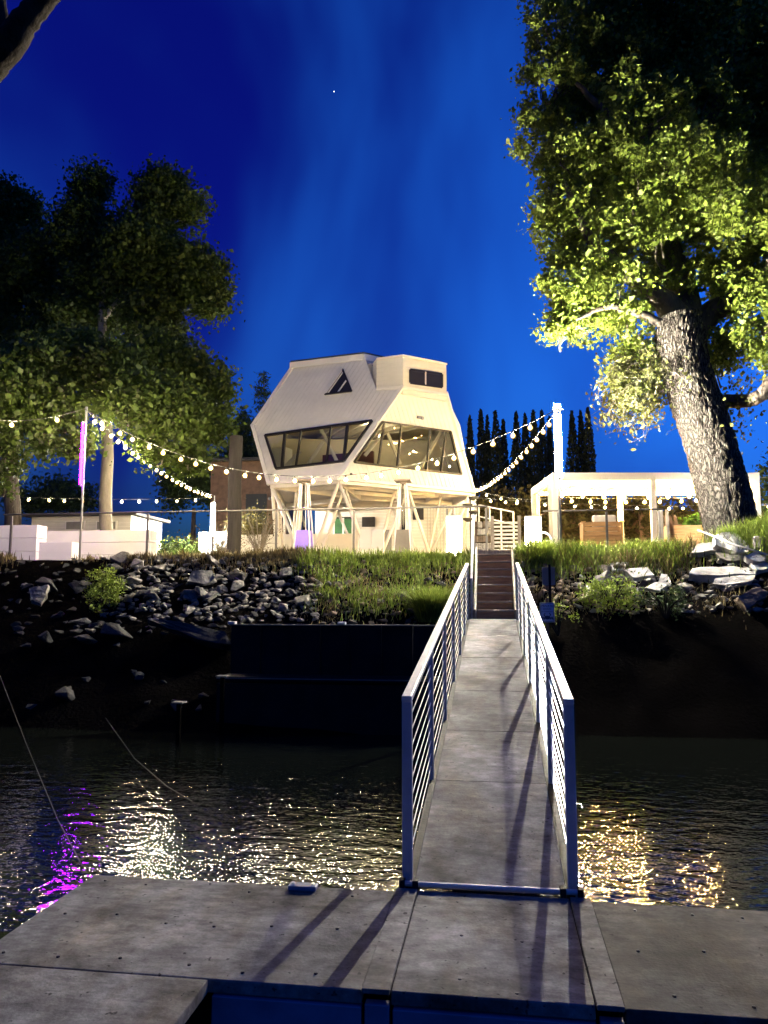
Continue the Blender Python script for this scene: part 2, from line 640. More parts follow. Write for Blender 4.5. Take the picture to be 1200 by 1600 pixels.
def grass_mesh(name, pts, h, w=0.012, lean=0.5):
    """pts (n,3): two-segment bent blades"""
    n = len(pts)
    hh = h * rng.uniform(0.45, 1.3, n)
    a = rng.uniform(0, 2 * math.pi, n)
    dx = np.stack([np.cos(a), np.sin(a), np.zeros(n)], 1)
    side = np.stack([-np.sin(a), np.cos(a), np.zeros(n)], 1) * w
    l1 = rng.uniform(0.05, lean, n)[:, None] * hh[:, None]
    up = np.zeros((n, 3))
    up[:, 2] = 1
    m = pts + up * hh[:, None] * 0.6 + dx * l1 * 0.35
    t = pts + up * hh[:, None] * 0.95 + dx * l1
    vs = np.stack([pts - side, pts + side, m + side * 0.7, m - side * 0.7, t + side * 0.15, t - side * 0.15], 1).reshape(-1, 3)
    b = np.arange(n)[:, None] * 6
    q = np.concatenate([b + np.array([[0, 1, 2, 3]]), b + np.array([[3, 2, 4, 5]])])
    return np_mesh(name, vs, q)


def clip(poly, P, n):
    """keep the side of a polygon where (p-P).n >= 0"""
    out = []
    for i, a in enumerate(poly):
        b = poly[(i + 1) % len(poly)]
        da, db = (a - P).dot(n), (b - P).dot(n)
        if da >= 0:
            out.append(a)
        if (da > 0 > db) or (da < 0 < db):
            out.append(a + (b - a) * (da / (da - db)))
    return out


# ================================================================== TERRAIN AND WATER
GZ = 2.75           # level of the land behind the bank
WZ = -0.50          # water level
BANK_TOP = 17.8


def smooth(a, b, x):
    t = min(1, max(0, (x - a) / (b - a)))
    return t * t * (3 - 2 * t)


def gheight(x, y):
    top = BANK_TOP + 0.35 * math.sin(x * 0.35 + 0.5)
    if -1.1 < x < 1.2:
        top = BANK_TOP
    t = (y - (top - 4.9)) / 4.9
    z = -0.62 + (GZ + 0.62) * min(1.0, t) if t < 1 else GZ
    if t < 0:
        z = -0.62 + t * 2.4
    z = max(z, -2.8)
    # mound in front of the oak on the right
    m = math.exp(-((x - 6.7) / 1.7) ** 2 - ((y - 18.3) / 1.5) ** 2)
    z += 0.62 * m
    if 0.0 < t < 1.15 and not (-0.75 < x < 0.65):
        z += 0.22 * noise.noise(V((x * 0.9, y * 0.9, 0))) * min(1, t * 3) * (1.0 if t < 1 else 0.3)
    if t >= 1.15:
        z += 0.02 * noise.noise(V((x, y, 3)))
    return z


xs = np.concatenate([np.linspace(-700, -30, 14)[:-1], np.arange(-30, 30, 0.3), np.linspace(30, 700, 14)])
ys = np.concatenate([np.linspace(-400, 10, 12)[:-1], np.arange(10, 20.5, 0.22), np.linspace(20.6, 60, 18), np.linspace(75, 1200, 12)])
gv = [(x, y, gheight(x, y)) for y in ys for x in xs]
nx = len(xs)
gf = [(j * nx + i, j * nx + i + 1, (j + 1) * nx + i + 1, (j + 1) * nx + i) for j in range(len(ys) - 1) for i in range(nx - 1)]
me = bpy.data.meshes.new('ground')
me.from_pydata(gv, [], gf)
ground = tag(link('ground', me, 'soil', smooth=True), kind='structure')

patio_mb = MB()
patio_mb.prism([(-40, 18.9, GZ + 0.03), (1.0, 18.9, GZ + 0.03), (1.0, 21.6, GZ + 0.03), (20, 21.6, GZ + 0.03), (20, 45, GZ + 0.03), (-40, 45, GZ + 0.03)], (0, 0, -0.15))
tag(ob('patio', patio_mb, 'patio'), kind='structure')

# water: a finely rippled sheet near the dock that carries on as one mesh to the far reaches
wm = bpy.data.materials.new('river_water')
wm.use_nodes = True
t = wm.node_tree
b = t.nodes['Principled BSDF']
b.inputs['Base Color'].default_value = (0.004, 0.005, 0.004, 1)
b.inputs['Roughness'].default_value = 0.015
b.inputs['IOR'].default_value = 1.6
tc = t.nodes.new('ShaderNodeTexCoord')
mp = t.nodes.new('ShaderNodeMapping')
mp.inputs['Scale'].default_value = (0.75, 1.25, 1)
mp.inputs['Rotation'].default_value = (0, 0, 0.18)
t.links.new(tc.outputs['Object'], mp.inputs[0])
hs = []
for sc, dist, k in ((3.4, 0.8, 0.0095), (9.0, 0.9, 0.0058), (21.0, 0.8, 0.0020)):
    nn = t.nodes.new('ShaderNodeTexNoise')
    nn.inputs['Scale'].default_value = sc
    nn.inputs['Detail'].default_value = 0.6
    nn.inputs['Distortion'].default_value = dist
    t.links.new(mp.outputs[0], nn.inputs['Vector'])
    mu = t.nodes.new('ShaderNodeMath')
    mu.operation = 'MULTIPLY'
    mu.inputs[1].default_value = k
    t.links.new(nn.outputs[0], mu.inputs[0])
    hs.append(mu)
a1 = t.nodes.new('ShaderNodeMath')
a2 = t.nodes.new('ShaderNodeMath')
t.links.new(hs[0].outputs[0], a1.inputs[0])
t.links.new(hs[1].outputs[0], a1.inputs[1])
t.links.new(a1.outputs[0], a2.inputs[0])
t.links.new(hs[2].outputs[0], a2.inputs[1])
bp = t.nodes.new('ShaderNodeBump')
bp.inputs['Strength'].default_value = 1.0
bp.inputs['Distance'].default_value = 1.0
t.links.new(a2.outputs[0], bp.inputs['Height'])
t.links.new(bp.outputs[0], b.inputs['Normal'])
MATS['river_water'] = wm
wmb = MB().add([(-650, -380, WZ), (650, -380, WZ), (650, 15.5, WZ), (-650, 15.5, WZ)], [(0, 1, 2, 3)])
tag(ob('river', wmb, 'river_water'), kind='structure')

# ================================================================== FLOATING DOCK
DX0, DXL1, DXL2, DXR1, DXR2 = -2.52, -0.612, -0.488, 0.392, 0.506
DY0, DY1 = 3.56, 4.74
dock = thing('floating_dock', 'weathered concrete floating dock across the foreground', 'dock', (-0.1, 4.1, WZ))
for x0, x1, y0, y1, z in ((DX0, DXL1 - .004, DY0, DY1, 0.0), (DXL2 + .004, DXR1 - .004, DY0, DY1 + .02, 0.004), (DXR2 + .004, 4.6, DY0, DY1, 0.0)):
    ob('deck_panel', MB().box(((x0 + x1) / 2, (y0 + y1) / 2, z - 0.03), (x1 - x0, y1 - y0, 0.06)), 'concrete_dark' if x0 > 0.4 else 'concrete_dock', dock, bevel=0.006)
ob('deck_panel', MB().box(((DX0 - 1.31) / 2 - 0.0, 1.6, -0.018), (DX0 * -1 - 1.31, 3.86, 0.06)), 'concrete_dock', dock, bevel=0.006)
for x0, x1 in ((DXL1, DXL2), (DXR1, DXR2)):
    ob('cover_strip', MB().box(((x0 + x1) / 2, (DY0 + DY1) / 2, 0.003), (x1 - x0, DY1 - DY0 + 0.03, 0.022)), 'concrete_dock', dock, bevel=0.004)
for x0, x1 in ((-1.30, DXL1), (DXL1 + .01, DXL2), (DXL2 + .01, DXR1), (DXR1 + .01, DXR2), (DXR2 + .01, 4.6)):
    ob('edge_board', MB().box(((x0 + x1) / 2, DY0 + 0.01, -0.2), (x1 - x0 - .006, 0.05, 0.27 if x1 - x0 > .3 else .30)), 'blue_fascia', dock, bevel=0.004)  # blue of the sky's light is put into the boards' colour
ob('added_gap_sheet', MB().box((1.0, 4.15, -0.085), (7.0, 1.12, 0.03)), 'soil', dock)  # added dark sheet, hides lamp glints in the gaps between panels
ob('float', MB().box((1.0, 4.15, -0.45), (7.0, 1.0, 0.55)), 'dark_steel', dock)
ob('float', MB().box((-1.92, 1.6, -0.45), (1.1, 3.6, 0.55)), 'dark_steel', dock)
bm_ = MB()
for x in np.arange(DX0 + 0.12, 4.4, 0.31):
    for y in (DY0 + 0.1, (DY0 + DY1) / 2, DY1 - 0.1):
        if any(a - 0.03 < x < b_ + 0.03 for a, b_ in ((DXL1, DXL2), (DXR1, DXR2))):
            continue
        bm_.lathe((x + random.uniform(-.04, .04), y + random.uniform(-.05, .05), 0.0), [(0.009, -0.01), (0.009, 0.006), (0.005, 0.008)], 6)
tag(ob('bolts', bm_, 'black_frame', dock), kind='stuff')
c0 = atz(470, 1389, 0.02)
cl = thing('mooring_cleat', 'small flat blue steel plate on the far dock edge', 'cleat', (c0.x, DY1 - 0.05, 0.0))
ob('plate', MB().box((c0.x, DY1 - 0.05, 0.014), (0.17, 0.07, 0.026)), 'blue_fascia', cl, bevel=0.004)
for s in (-1, 1):
    ob('bolt', MB().lathe((c0.x + s * 0.06, DY1 - 0.05, 0.027), [(0.012, 0), (0.012, 0.01), (0.006, 0.013)], 6), 'cable', cl)

# ================================================================== GANGWAY
GX0, GX1 = -0.512, 0.376
GY0 = 4.83
e0, e1 = at(738, 967, 15.4), at(806, 967, 15.4)
GY1 = 15.4
GZ1 = (e0.z + e1.z) / 2
SL = (GZ1 - 0.02) / (GY1 - GY0)
gx = 0.0


def gz(y):
    return 0.02 + (y - GY0) * SL


gang = thing('gangway', 'long sloping gangway of pale worn panels with cable railings', 'gangway', ((GX0 + GX1) / 2, GY0, 0))
cuts = [GY0, 6.55, 7.95, 9.6, 11.6, 13.5, GY1]
for a, c in zip(cuts[:-1], cuts[1:]):
    a2_, c2_ = a + 0.005, c - 0.005
    ob('deck_panel', MB().prism([(GX0, a2_, gz(a2_)), (GX1, a2_, gz(a2_)), (GX1, c2_, gz(c2_)), (GX0, c2_, gz(c2_))], (0, 0, -0.03)), 'concrete', gang)
for x in (GX0 - 0.03, GX1 + 0.03):
    ob('stringer', MB().bar((x, GY0, gz(GY0) - 0.11), (x, GY1, gz(GY1) - 0.11), 0.05, 0.20), 'dark_steel', gang)
for y in np.arange(GY0 + 0.6, GY1, 1.2):
    ob('cross_beam', MB().box(((GX0 + GX1) / 2, y, gz(y) - 0.10), (GX1 - GX0, 0.06, 0.1)), 'dark_steel', gang)
ob('hinge_bar', MB().path([(GX0 - 0.09, GY0 - 0.045, 0.03), (GX1 + 0.09, GY0 - 0.045, 0.03)], 0.016, 8), 'alu', gang)
for x in (GX0 - 0.07, GX0 + 0.01, GX1 - 0.02, GX1 + 0.08):
    ob('hinge_bracket', MB().box((x, GY0 - 0.045, 0.03), (0.035, 0.06, 0.05)), 'dark_steel', gang, bevel=0.005)
RH = 1.08
for side, x in ((-1, GX0 - 0.045), (1, GX1 + 0.045)):
    ys_p = np.linspace(GY0 + 0.03, GY1 - 0.05, 7)
    for k, y in enumerate(ys_p):
        w = 0.062 if k in (0, 6) else 0.045
        ob('post', MB().box((x, y, gz(y) + RH / 2 - 0.1), (w, 0.05, RH + 0.16)), 'steel_grey', gang, bevel=0.004)
    ob('top_rail', MB().bar((x, GY0, gz(GY0) + RH), (x, GY1, gz(GY1) + RH), 0.064, 0.04), 'alu', gang, bevel=0.006)
    for k in range(9):
        h = 0.10 + k * 0.103
        ob('cable', MB().path([(x, GY0 + 0.03, gz(GY0) + h), (x, GY1, gz(GY1) + h)], 0.0045, 5), 'cable', gang)

# ================================================================== STAIRS
sx0 = at(745, 960, 15.6).x
sx1 = at(803, 960, 15.6).x
SB, ST = 15.52, 17.75
NS = 8
RISE = (GZ + 0.02 - GZ1) / NS
RUN = (ST - SB) / NS
stair = thing('staircase', 'brown wooden staircase climbing the bank at the end of the gangway', 'stairs', ((sx0 + sx1) / 2, SB, GZ1))
for k in range(NS):
    y = SB + k * RUN
    z = GZ1 + k * RISE
    ob('riser', MB().box(((sx0 + sx1) / 2, y + 0.012, z + RISE / 2 - 0.022), (sx1 - sx0, 0.022, RISE - 0.044)), 'wood_warm', stair)
    ob('tread', MB().box(((sx0 + sx1) / 2, y + RUN / 2 - 0.01, z + RISE - 0.02), (sx1 - sx0, RUN + 0.03, 0.036)), 'tread_worn', stair, bevel=0.006)
for x in (sx0 - 0.035, sx1 + 0.035):
    ob('stringer', MB().bar((x, SB - 0.05, GZ1 + 0.06), (x, ST + 0.1, GZ + 0.08), 0.05, 0.28), 'wood_grey', stair, bevel=0.006)
    ob('post', MB().box((x, SB + 0.12, GZ1 - 0.35), (0.09, 0.09, 1.0)), 'wood_grey', stair)
hx = at(737, 830, 17.2).x
ob('handrail', MB().bar((sx0 - 0.10, SB + 0.1, GZ1 + 0.78), (sx0 - 0.10, ST + 0.15, GZ + 0.95), 0.05, 0.05), 'alu', stair, bevel=0.006)
ob('handrail_post', MB().box((sx0 - 0.10, SB + 0.15, GZ1 + 0.25), (0.05, 0.05, 1.15)), 'alu', stair)
ob('handrail_post', MB().box((sx0 - 0.10, ST + 0.1, GZ + 0.4), (0.05, 0.05, 1.15)), 'alu', stair)
ob('top_sill', MB().box(((sx0 + sx1) / 2, ST + 0.16, GZ + 0.06), (sx1 - sx0 + 0.5, 0.14, 0.14)), 'wood_grey', stair, bevel=0.008)
ob('landing', MB().box(((sx0 + sx1) / 2, SB - 0.06, GZ1 - 0.05), (sx1 - sx0 + 0.2, 0.12, 0.05)), 'steel_grey', stair)

# ================================================================== DARK BULKHEAD AND LOW FLOAT ON THE LEFT
b0, b1 = at(362, 977, 13.7), at(694, 977, 13.7)
bulk = thing('bulkhead', 'long black steel bulkhead at the foot of the rocky bank', 'bulkhead', ((b0.x + b1.x) / 2, 13.7, WZ))
npan = 7
for k in range(npan):
    xa = b0.x + (b1.x - b0.x) * k / npan
    xb = b0.x + (b1.x - b0.x) * (k + 1) / npan
    ob('sheet_panel', MB().box(((xa + xb) / 2, 13.72 + (0.03 if k % 2 else 0), (b0.z - 0.9) / 2), (xb - xa - 0.01, 0.08, b0.z + 0.9)), 'dark_steel', bulk)
ob('cap_rail', MB().bar((b0.x - 0.03, 13.7, b0.z + 0.012), (b1.x, 13.7, b0.z + 0.012), 0.10, 0.02), 'rail_dark', bulk)
for k in (0.005, 0.53):
    ob('cap_block', MB().box((b0.x + (b1.x - b0.x) * k, 13.68, b0.z + 0.045), (0.14, 0.12, 0.05)), 'steel_grey', bulk, bevel=0.01)
l0, l1 = at(340, 1057, 13.0), at(690, 1057, 13.0)
low = thing('low_dock', 'dark low dock along the foot of the black bulkhead', 'dock', ((l0.x + l1.x) / 2, 13.2, WZ))
ob('deck', MB().box(((l0.x + l1.x) / 2, 13.28, l0.z - 0.03), (l1.x - l0.x, 0.62, 0.06)), 'dark_steel', low)
ob('edge_beam', MB().box(((l0.x + l1.x) / 2, 12.96, l0.z - 0.02), (l1.x - l0.x, 0.02, 0.02)), 'rail_dark', low)
ob('front_face', MB().box(((l0.x + l1.x) / 2, 13.0, (l0.z - 0.9) / 2 - 0.06), (l1.x - l0.x, 0.05, l0.z + 0.8)), 'dark_steel', low)
for n_, (px, py, Y, lab) in enumerate(((348, 1058, 12.5, 'square mooring pile with pinkish top beside the dark low dock'), (280, 1099, 11.6, 'square mooring pile with pinkish top standing alone in black water'))):
    q = at(px, py, Y)
    pl = thing('mooring_pile', lab, 'pile', (q.x, q.y, WZ))
    ob('pile_shaft', MB().box((q.x, q.y, (q.z - 1.6) / 2), (0.06, 0.06, q.z + 1.6)), 'soil', pl)
    ob('pile_cap', MB().box((q.x, q.y, q.z + 0.016), (0.18, 0.18, 0.025)), 'stone_grey', pl, bevel=0.005)

# ================================================================== TOWER HOUSE (truncated octahedron on struts)
tower = thing('tower_house', 'white faceted tower house raised on slanting struts', 'house', (-5.4, 30.4, GZ))
A = at(528, 748, 26.0)
ZB = A.z
B = atz(420, 755, ZB)
Cc = atz(740, 768, ZB)
ul = (A - B).normalized()
ur = (Cc - A).normalized()
Zv = V((0, 0, 1))
nl0, nr0 = ul.cross(Zv), ur.cross(Zv)
LEAN = math.radians(17.0)
NL = nl0 * math.cos(LEAN) + Zv * math.sin(LEAN)
NR = nr0 * math.cos(LEAN) - Zv * math.sin(LEAN)
rd = NL.cross(NR)
rd = rd / rd.z


def pl_(x, y):
    return atplane(x, y, A, NL)


def pr_(x, y):
    return atplane(x, y, A, NR)


LLp = pl_(395, 665)
TL = pl_(457, 574)
T1 = pl_(568, 552)
zr = pr_(630, 605).z
R1 = A + rd * (zr - ZB)
T2 = pl_(588, 608)
RR = pr_(697, 615)
ctr = V((-5.4, 30.4, 0))


def rot3(p, deg):
    R = Matrix.Rotation(math.radians(deg), 3, 'Z')
    q = R @ (V((p.x, p.y, 0)) - ctr) + ctr
    return V((q.x, q.y, p.z))


D_, E_, F_ = rot3(A, 120), rot3(Cc, 120), rot3(A, 240)
ZT = TL.z
tops = [TL, V((T1.x, T1.y, ZT)), rot3(TL, 120), rot3(T1, 120), rot3(TL, 240), rot3(T1, 240)]
for q in tops:
    q.z = ZT
sides = [LLp, rot3(LLp, 120), rot3(LLp, 240), RR, R1]


def strips(poly, along, n, pitch, gap, thick, mb):
    """clip a planar convex polygon into boards running along a direction"""
    if len(poly) < 3:
        return
    acr = n.cross(along).normalized()
    lo = min((p - A).dot(acr) for p in poly)
    hi = max((p - A).dot(acr) for p in poly)
    k = math.floor(lo / pitch)
    while k * pitch < hi:
        q = clip(poly, A + acr * (k * pitch + gap / 2), acr)
        if len(q) > 2:
            q = clip(q, A + acr * ((k + 1) * pitch - gap / 2), -acr)
        if len(q) > 2:
            mb.prism(q, -n * thick)
        k += 1


def face_with_window(poly, n, win, along, mb, pitch=0.17, th=0.06):
    """win: 4 corners TL TR BR BL in the plane; boards everywhere but the opening"""
    wtl, wtr, wbr, wbl = win

    def inward(a, b, inside):
        m = (b - a).cross(n).normalized()
        return m if (inside - a).dot(m) > 0 else -m
    cen = (wtl + wtr + wbr + wbl) / 4
    nt_, nb_ = inward(wtl, wtr, cen), inward(wbl, wbr, cen)
    nle, nri = inward(wtl, wbl, cen), inward(wtr, wbr, cen)
    mid = clip(clip(poly, wtl, nt_), wbl, nb_)
    for piece in (clip(poly, wtl, -nt_), clip(poly, wbl, -nb_), clip(mid, wtl, -nle), clip(mid, wtr, -nri)):
        strips(piece, along, n, pitch, 0.009, th, mb)


left_poly = [B, A, R1, T2, T1, TL, LLp]
right_poly = [A, Cc, RR, R1]
wl = [pl_(415, 681), pl_(582, 658), pl_(538, 721), pl_(432, 733)]
wr = [pr_(597, 659), pr_(703, 674), pr_(720, 741), pr_(553, 722)]
m1, m2 = MB(), MB()
face_with_window(left_poly, NL, wl, (TL - LLp).normalized(), m1)
face_with_window(right_poly, NR, wr, (RR - Cc).normalized(), m2)
tag(ob('left_wall', m1, 'white_siding', tower), kind='stuff')
tag(ob('right_wall', m2, 'white_siding', tower), kind='stuff')

# hidden sides and roof underside: hull without the two front faces
bmh = bmesh.new()
for p in [A, B, Cc, D_, E_, F_] + tops + sides[:3] + [R1, RR]:
    bmh.verts.new(p - (V((p.x, p.y, 0)) - V((ctr.x, ctr.y, 0))) * 0.012)
hr = bmesh.ops.convex_hull(bmh, input=bmh.verts[:])
bmh.normal_update()
kill = [f for f in bmh.faces if f.normal.dot(NL) > 0.985 or f.normal.dot(NR) > 0.985 or f.normal.z < -0.95]
bmesh.ops.delete(bmh, geom=kill, context='FACES')
meh = bpy.data.meshes.new('rear_walls')
bmh.to_mesh(meh)
bmh.free()
link('rear_walls', meh, 'white_siding', tower)

# corner trims
for nm, p, q in (('corner_trim', A, R1), ('corner_trim', LLp, B), ('corner_trim', LLp, TL), ('corner_trim', Cc, RR), ('base_trim', B, A), ('base_trim', A, Cc)):
    e_ = (q - p).normalized() * 0.06
    ob(nm, MB().bar(p - e_, q + e_, 0.14, 0.10, NL if nm == 'corner_trim' and p is not Cc else Zv), 'white_trim', tower)


def window(win, n, mullions, panes_in, name='window', fw=0.07):
    wtl, wtr, wbr, wbl = win
    w_ = ob(name, (lambda mb: [mb.bar(a + n * 0.03, b_ + n * 0.03, fw, 0.10, n) for a, b_ in ((wtl, wtr), (wtr, wbr), (wbr, wbl), (wbl, wtl))] and mb)(MB()), 'black_frame', tower)
    ts = [0.0] + [m[0] for m in mullions] + [1.0]
    bs = [0.0] + [m[1] for m in mullions] + [1.0]
    for i in range(len(ts) - 1):
        q = [wtl.lerp(wtr, ts[i]), wtl.lerp(wtr, ts[i + 1]), wbl.lerp(wbr, bs[i + 1]), wbl.lerp(wbr, bs[i])]
        ob('pane', MB().add([p - n * 0.02 for p in q], [(0, 1, 2, 3)]), 'glass', w_)
    for a_, b_, ww in mullions:
        ob('mullion', MB().bar(wtl.lerp(wtr, a_) + n * 0.01, wbl.lerp(wbr, b_) + n * 0.01, ww, 0.09, n), 'black_frame', w_)
    return w_


def inv(a, b, x):
    return (x - a) / (b - a)


window(wl, NL, [(inv(415, 582, 447), inv(432, 538, 441), 0.10), (inv(415, 582, 473), inv(432, 538, 463), 0.05), (inv(415, 582, 520), inv(432, 538, 510), 0.05), (inv(415, 582, 545), inv(432, 538, 537), 0.10)], 5)
window(wr, NR, [(inv(597, 703, 600), inv(553, 720, 588), 0.05), (inv(597, 703, 626), inv(553, 720, 617), 0.06), (inv(597, 703, 671), inv(553, 720, 663), 0.06), (inv(597, 703, 697), inv(553, 720, 686), 0.05)], 5)
# triangular window, set slightly proud of the boards
tri = [pl_(536, 578) + NL * 0.03, pl_(550, 612) + NL * 0.03, pl_(508, 617) + NL * 0.03]
tw = ob('triangle_window', MB().prism(tri, -NL * 0.05), 'black_frame', tower)
for i in range(3):
    ob('frame_bar', MB().bar(tri[i] + NL * 0.015, tri[(i + 1) % 3] + NL * 0.015, 0.06, 0.06, NL), 'black_frame' if i < 2 else 'white_trim', tw)
ob('frame_bar', MB().bar(tri[2].lerp(tri[1], 0.48) + NL * 0.012, tri[0].lerp(tri[1], 0.48) + NL * 0.012, 0.05, 0.03, NL), 'white_trim', tw)
ob('frame_bar', MB().bar(tri[2].lerp(tri[1], 0.10) + NL * 0.012, tri[0].lerp(tri[1], 0.10) + NL * 0.012, 0.04, 0.03, NL), 'white_trim', tw)

# turret at the cut top corner
tz0 = R1.z - 0.25
tzt = at(632, 557, R1.y).z
inwd = V((-nr0.x, -nr0.y, 0))
tp = [V((R1.x, R1.y, 0)), V((RR.x, RR.y, 0)), V((RR.x, RR.y, 0)) + inwd * 2.6 + ur * 0.3, V((R1.x, R1.y, 0)) + inwd * 2.6 - ur * 1.0, V((T1.x, T1.y, 0)) + ul * 0.35, V((T2.x, T2.y, 0))]
tp = [p - V((nr0.x, nr0.y, 0)) * -0.03 for p in tp]
tur = ob('turret', MB().prism([V((p.x, p.y, tz0)) for p in tp], (0, 0, tzt - tz0)), 'siding_rear', tower)
ob('turret_cap', MB().prism([V((p.x, p.y, tzt)) + (V((p.x, p.y, 0)) - ctr) * 0.012 for p in tp], (0, 0, 0.06)), 'white_trim', tur)
ob('turret_base', MB().bar(V((tp[0].x, tp[0].y, R1.z - 0.02)), V((tp[5].x, tp[5].y, T2.z)), 0.10, 0.10), 'white_trim', tur)
ob('turret_base', MB().bar(V((tp[0].x, tp[0].y, R1.z - 0.02)), V((tp[1].x, tp[1].y, R1.z - 0.02)), 0.08, 0.09), 'white_trim', tur)
NT = V((nr0.x, nr0.y, 0)).normalized()
P0 = tp[0] + NT * 0.015
tw4 = [atplane(x, y, V((P0.x, P0.y, 0)), NT) for x, y in ((641, 578), (690, 585), (690, 605), (641, 598))]
tww = ob('turret_window', MB().prism(tw4, NT * 0.03), 'black_frame', tur)
ob('mullion', MB().bar(tw4[0].lerp(tw4[1], 0.46) + NT * 0.045, tw4[3].lerp(tw4[2], 0.46) + NT * 0.045, 0.05, 0.03, NT), 'heater_frame', tww)
ob('window_trim', (lambda mb: [mb.bar(a + NT * 0.02, b_ + NT * 0.02, 0.09, 0.05, NT) for a, b_ in ((tw4[0], tw4[1]), (tw4[1], tw4[2]), (tw4[2], tw4[3]), (tw4[3], tw4[0]))] and mb)(MB()), 'black_frame', tww)

# roof slab with white fascia, chimney
rp = [p + (V((p.x, p.y, 0)) - ctr) * 0.03 for p in tops]
roof = ob('roof', MB().prism([V((p.x, p.y, ZT + 0.16)) for p in rp], (0, 0, 0.08)), 'dark_roof', tower)
ob('fascia', (lambda mb: [mb.bar(V((rp[i].x, rp[i].y, ZT + 0.06)), V((rp[(i + 1) % 6].x, rp[(i + 1) % 6].y, ZT + 0.06)), 0.06, 0.22) for i in range(6)] and mb)(MB()), 'white_trim', roof)
ch = at(492, 556, 29.5)
ob('chimney', MB().lathe((ch.x, ch.y, ZT), [(0.11, 0), (0.11, 0.42), (0.16, 0.42), (0.16, 0.58), (0.02, 0.62)], 12), 'black_frame', roof)
fx = pr_(655, 652) + NR * 0.06
ob('light_fixture', MB().box(fx, (0.22, 0.12, 0.08), rz=0.6).box(fx + V((0.1, -0.08, -0.05)), (0.09, 0.09, 0.09), rz=0.6), 'steel_grey', tower)
ob('wall_vent', MB().lathe(pr_(549, 741) + V((0, -0.03, 0)), [(0.05, -0.03), (0.05, 0.03)], 8), 'black_frame', tower)

# floor, underside joists and interior
hexb = [B, A, Cc, D_, E_, F_]
hc = sum(hexb, V()) / 6
ob('floor', MB().prism([p + V((0, 0, 0.02)) for p in [hc + (q - hc) * 0.985 for q in hexb]], (0, 0, 0.12)), 'white_paint', tower)
for i in range(6):
    p, q = hexb[i], hexb[(i + 1) % 6]
    ob('rim_beam', MB().bar(hc + (p - hc) * 0.97 - Zv * 0.07, hc + (q - hc) * 0.97 - Zv * 0.07, 0.12, 0.2), 'white_paint', tower)
    ob('joist', MB().bar(hc - Zv * 0.09, hc + (p - hc) * 0.96 - Zv * 0.09, 0.10, 0.2), 'white_paint', tower)
    for t_ in (0.34, 0.67):
        ob('joist', MB().bar(hc + (p - hc) * t_ - Zv * 0.075, hc + (q - hc) * t_ - Zv * 0.075, 0.08, 0.15), 'white_paint', tower)


def foot(p, q, t_, ins):
    c = p.lerp(q, t_)
    c = hc + (c - hc) * ins
    return V((c.x, c.y, GZ))


def mids(p, ins):
    c = hc + (p - hc) * ins
    return V((c.x, c.y, ZB - 0.1))


zig = []
ringtop = []
for i in range(6):
    p, q = hexb[i], hexb[(i + 1) % 6]
    if (p - q).length < 3.6:
        zig.append([(p, foot(p, q, 0.5, 0.93)), (q, foot(p, q, 0.5, 0.93))])
    else:
        m = p.lerp(q, 0.5)
        zig.append([(p, foot(p, q, 0.26, 0.93)), (m, foot(p, q, 0.26, 0.93)), (m, foot(p, q, 0.74, 0.93)), (q, foot(p, q, 0.74, 0.93))])
for i, z_ in enumerate(zig):
    for p, ft in z_:
        ob('strut', MB().path([mids(p, 0.965), ft], 0.062, 8), 'white_paint', tower, smooth=True)
        if i in (0, 1, 5):
            p2 = hc + (p - hc) * 0.72
            f2 = hc + (V((ft.x, ft.y, hc.z)) - hc) * 0.86
            ob('strut', MB().path([V((p2.x, p2.y, ZB - 0.1)), V((f2.x, f2.y, GZ))], 0.046, 8), 'white_paint', tower, smooth=True)
# interior seen through the glass
fl = ZB + 0.15
ceil_z = wl[1].z + 0.75
cpoly = [V((p.x, p.y, ceil_z)) for p in [hc + (q - hc) * 1.1 for q in hexb]]
for k in range(3):
    Rk = Matrix.Rotation(math.radians(120 * k), 3, 'Z')
    Nk = Rk @ NL
    Ak = rot3(A, 120 * k)
    cpoly = clip(cpoly, Ak - Nk * 0.25, -Nk)
    Nk2 = Rk @ NR
    cpoly = clip(cpoly, Ak - Nk2 * 0.25, -Nk2)
ob('ceiling', MB().prism(cpoly, (0, 0, 0.05)), 'interior_white', tower)
for k in range(7):
    t_ = (k + 0.5) / 7
    a_, b_ = A.lerp(Cc, t_), E_.lerp(F_, 1 - t_)
    ob('ceiling_beam', MB().bar(V((a_.x, a_.y, ceil_z - 0.1)).lerp(V((hc.x, hc.y, ceil_z - 0.1)), 0.25), V((b_.x, b_.y, ceil_z - 0.1)).lerp(V((hc.x, hc.y, ceil_z - 0.1)), 0.45), 0.1, 0.16), 'white_paint', tower)
for (x0, y0), (x1, y1), dep in (((500, 668), (527, 722), 0.9), (((480), 728), (505, 690), 0.9), ((440, 735), (470, 705), 0.8)):
    p = atplane(x0, y0, A - NL * dep, NL)
    q = atplane(x1, y1, A - NL * dep, NL)
    ob('inner_strut', MB().path([p, q], 0.07, 6), 'white_paint', tower)
for (x0, y0), (x1, y1), dep in (((605, 676), (625, 725), 1.0), ((692, 670), (655, 735), 1.0), ((570, 712), (596, 680), 0.9), ((690, 700), (702, 730), 1.0)):
    p = atplane(x0, y0, A - NR * dep, NR)
    q = atplane(x1, y1, A - NR * dep, NR)
    ob('inner_strut', MB().path([p, q], 0.07, 6), 'white_paint', tower)
q0 = atplane(437, 715, A - NL * 1.1, NL)
fr = thing('cabinet', 'white cabinet behind the leftmost pane of the tower house', 'cabinet', (q0.x, q0.y, fl))
ob('body', MB().box((q0.x, q0.y + 0.3, fl + 0.75), (0.6, 0.6, 1.5), rz=-0.25), 'white_trim', fr, bevel=0.02)
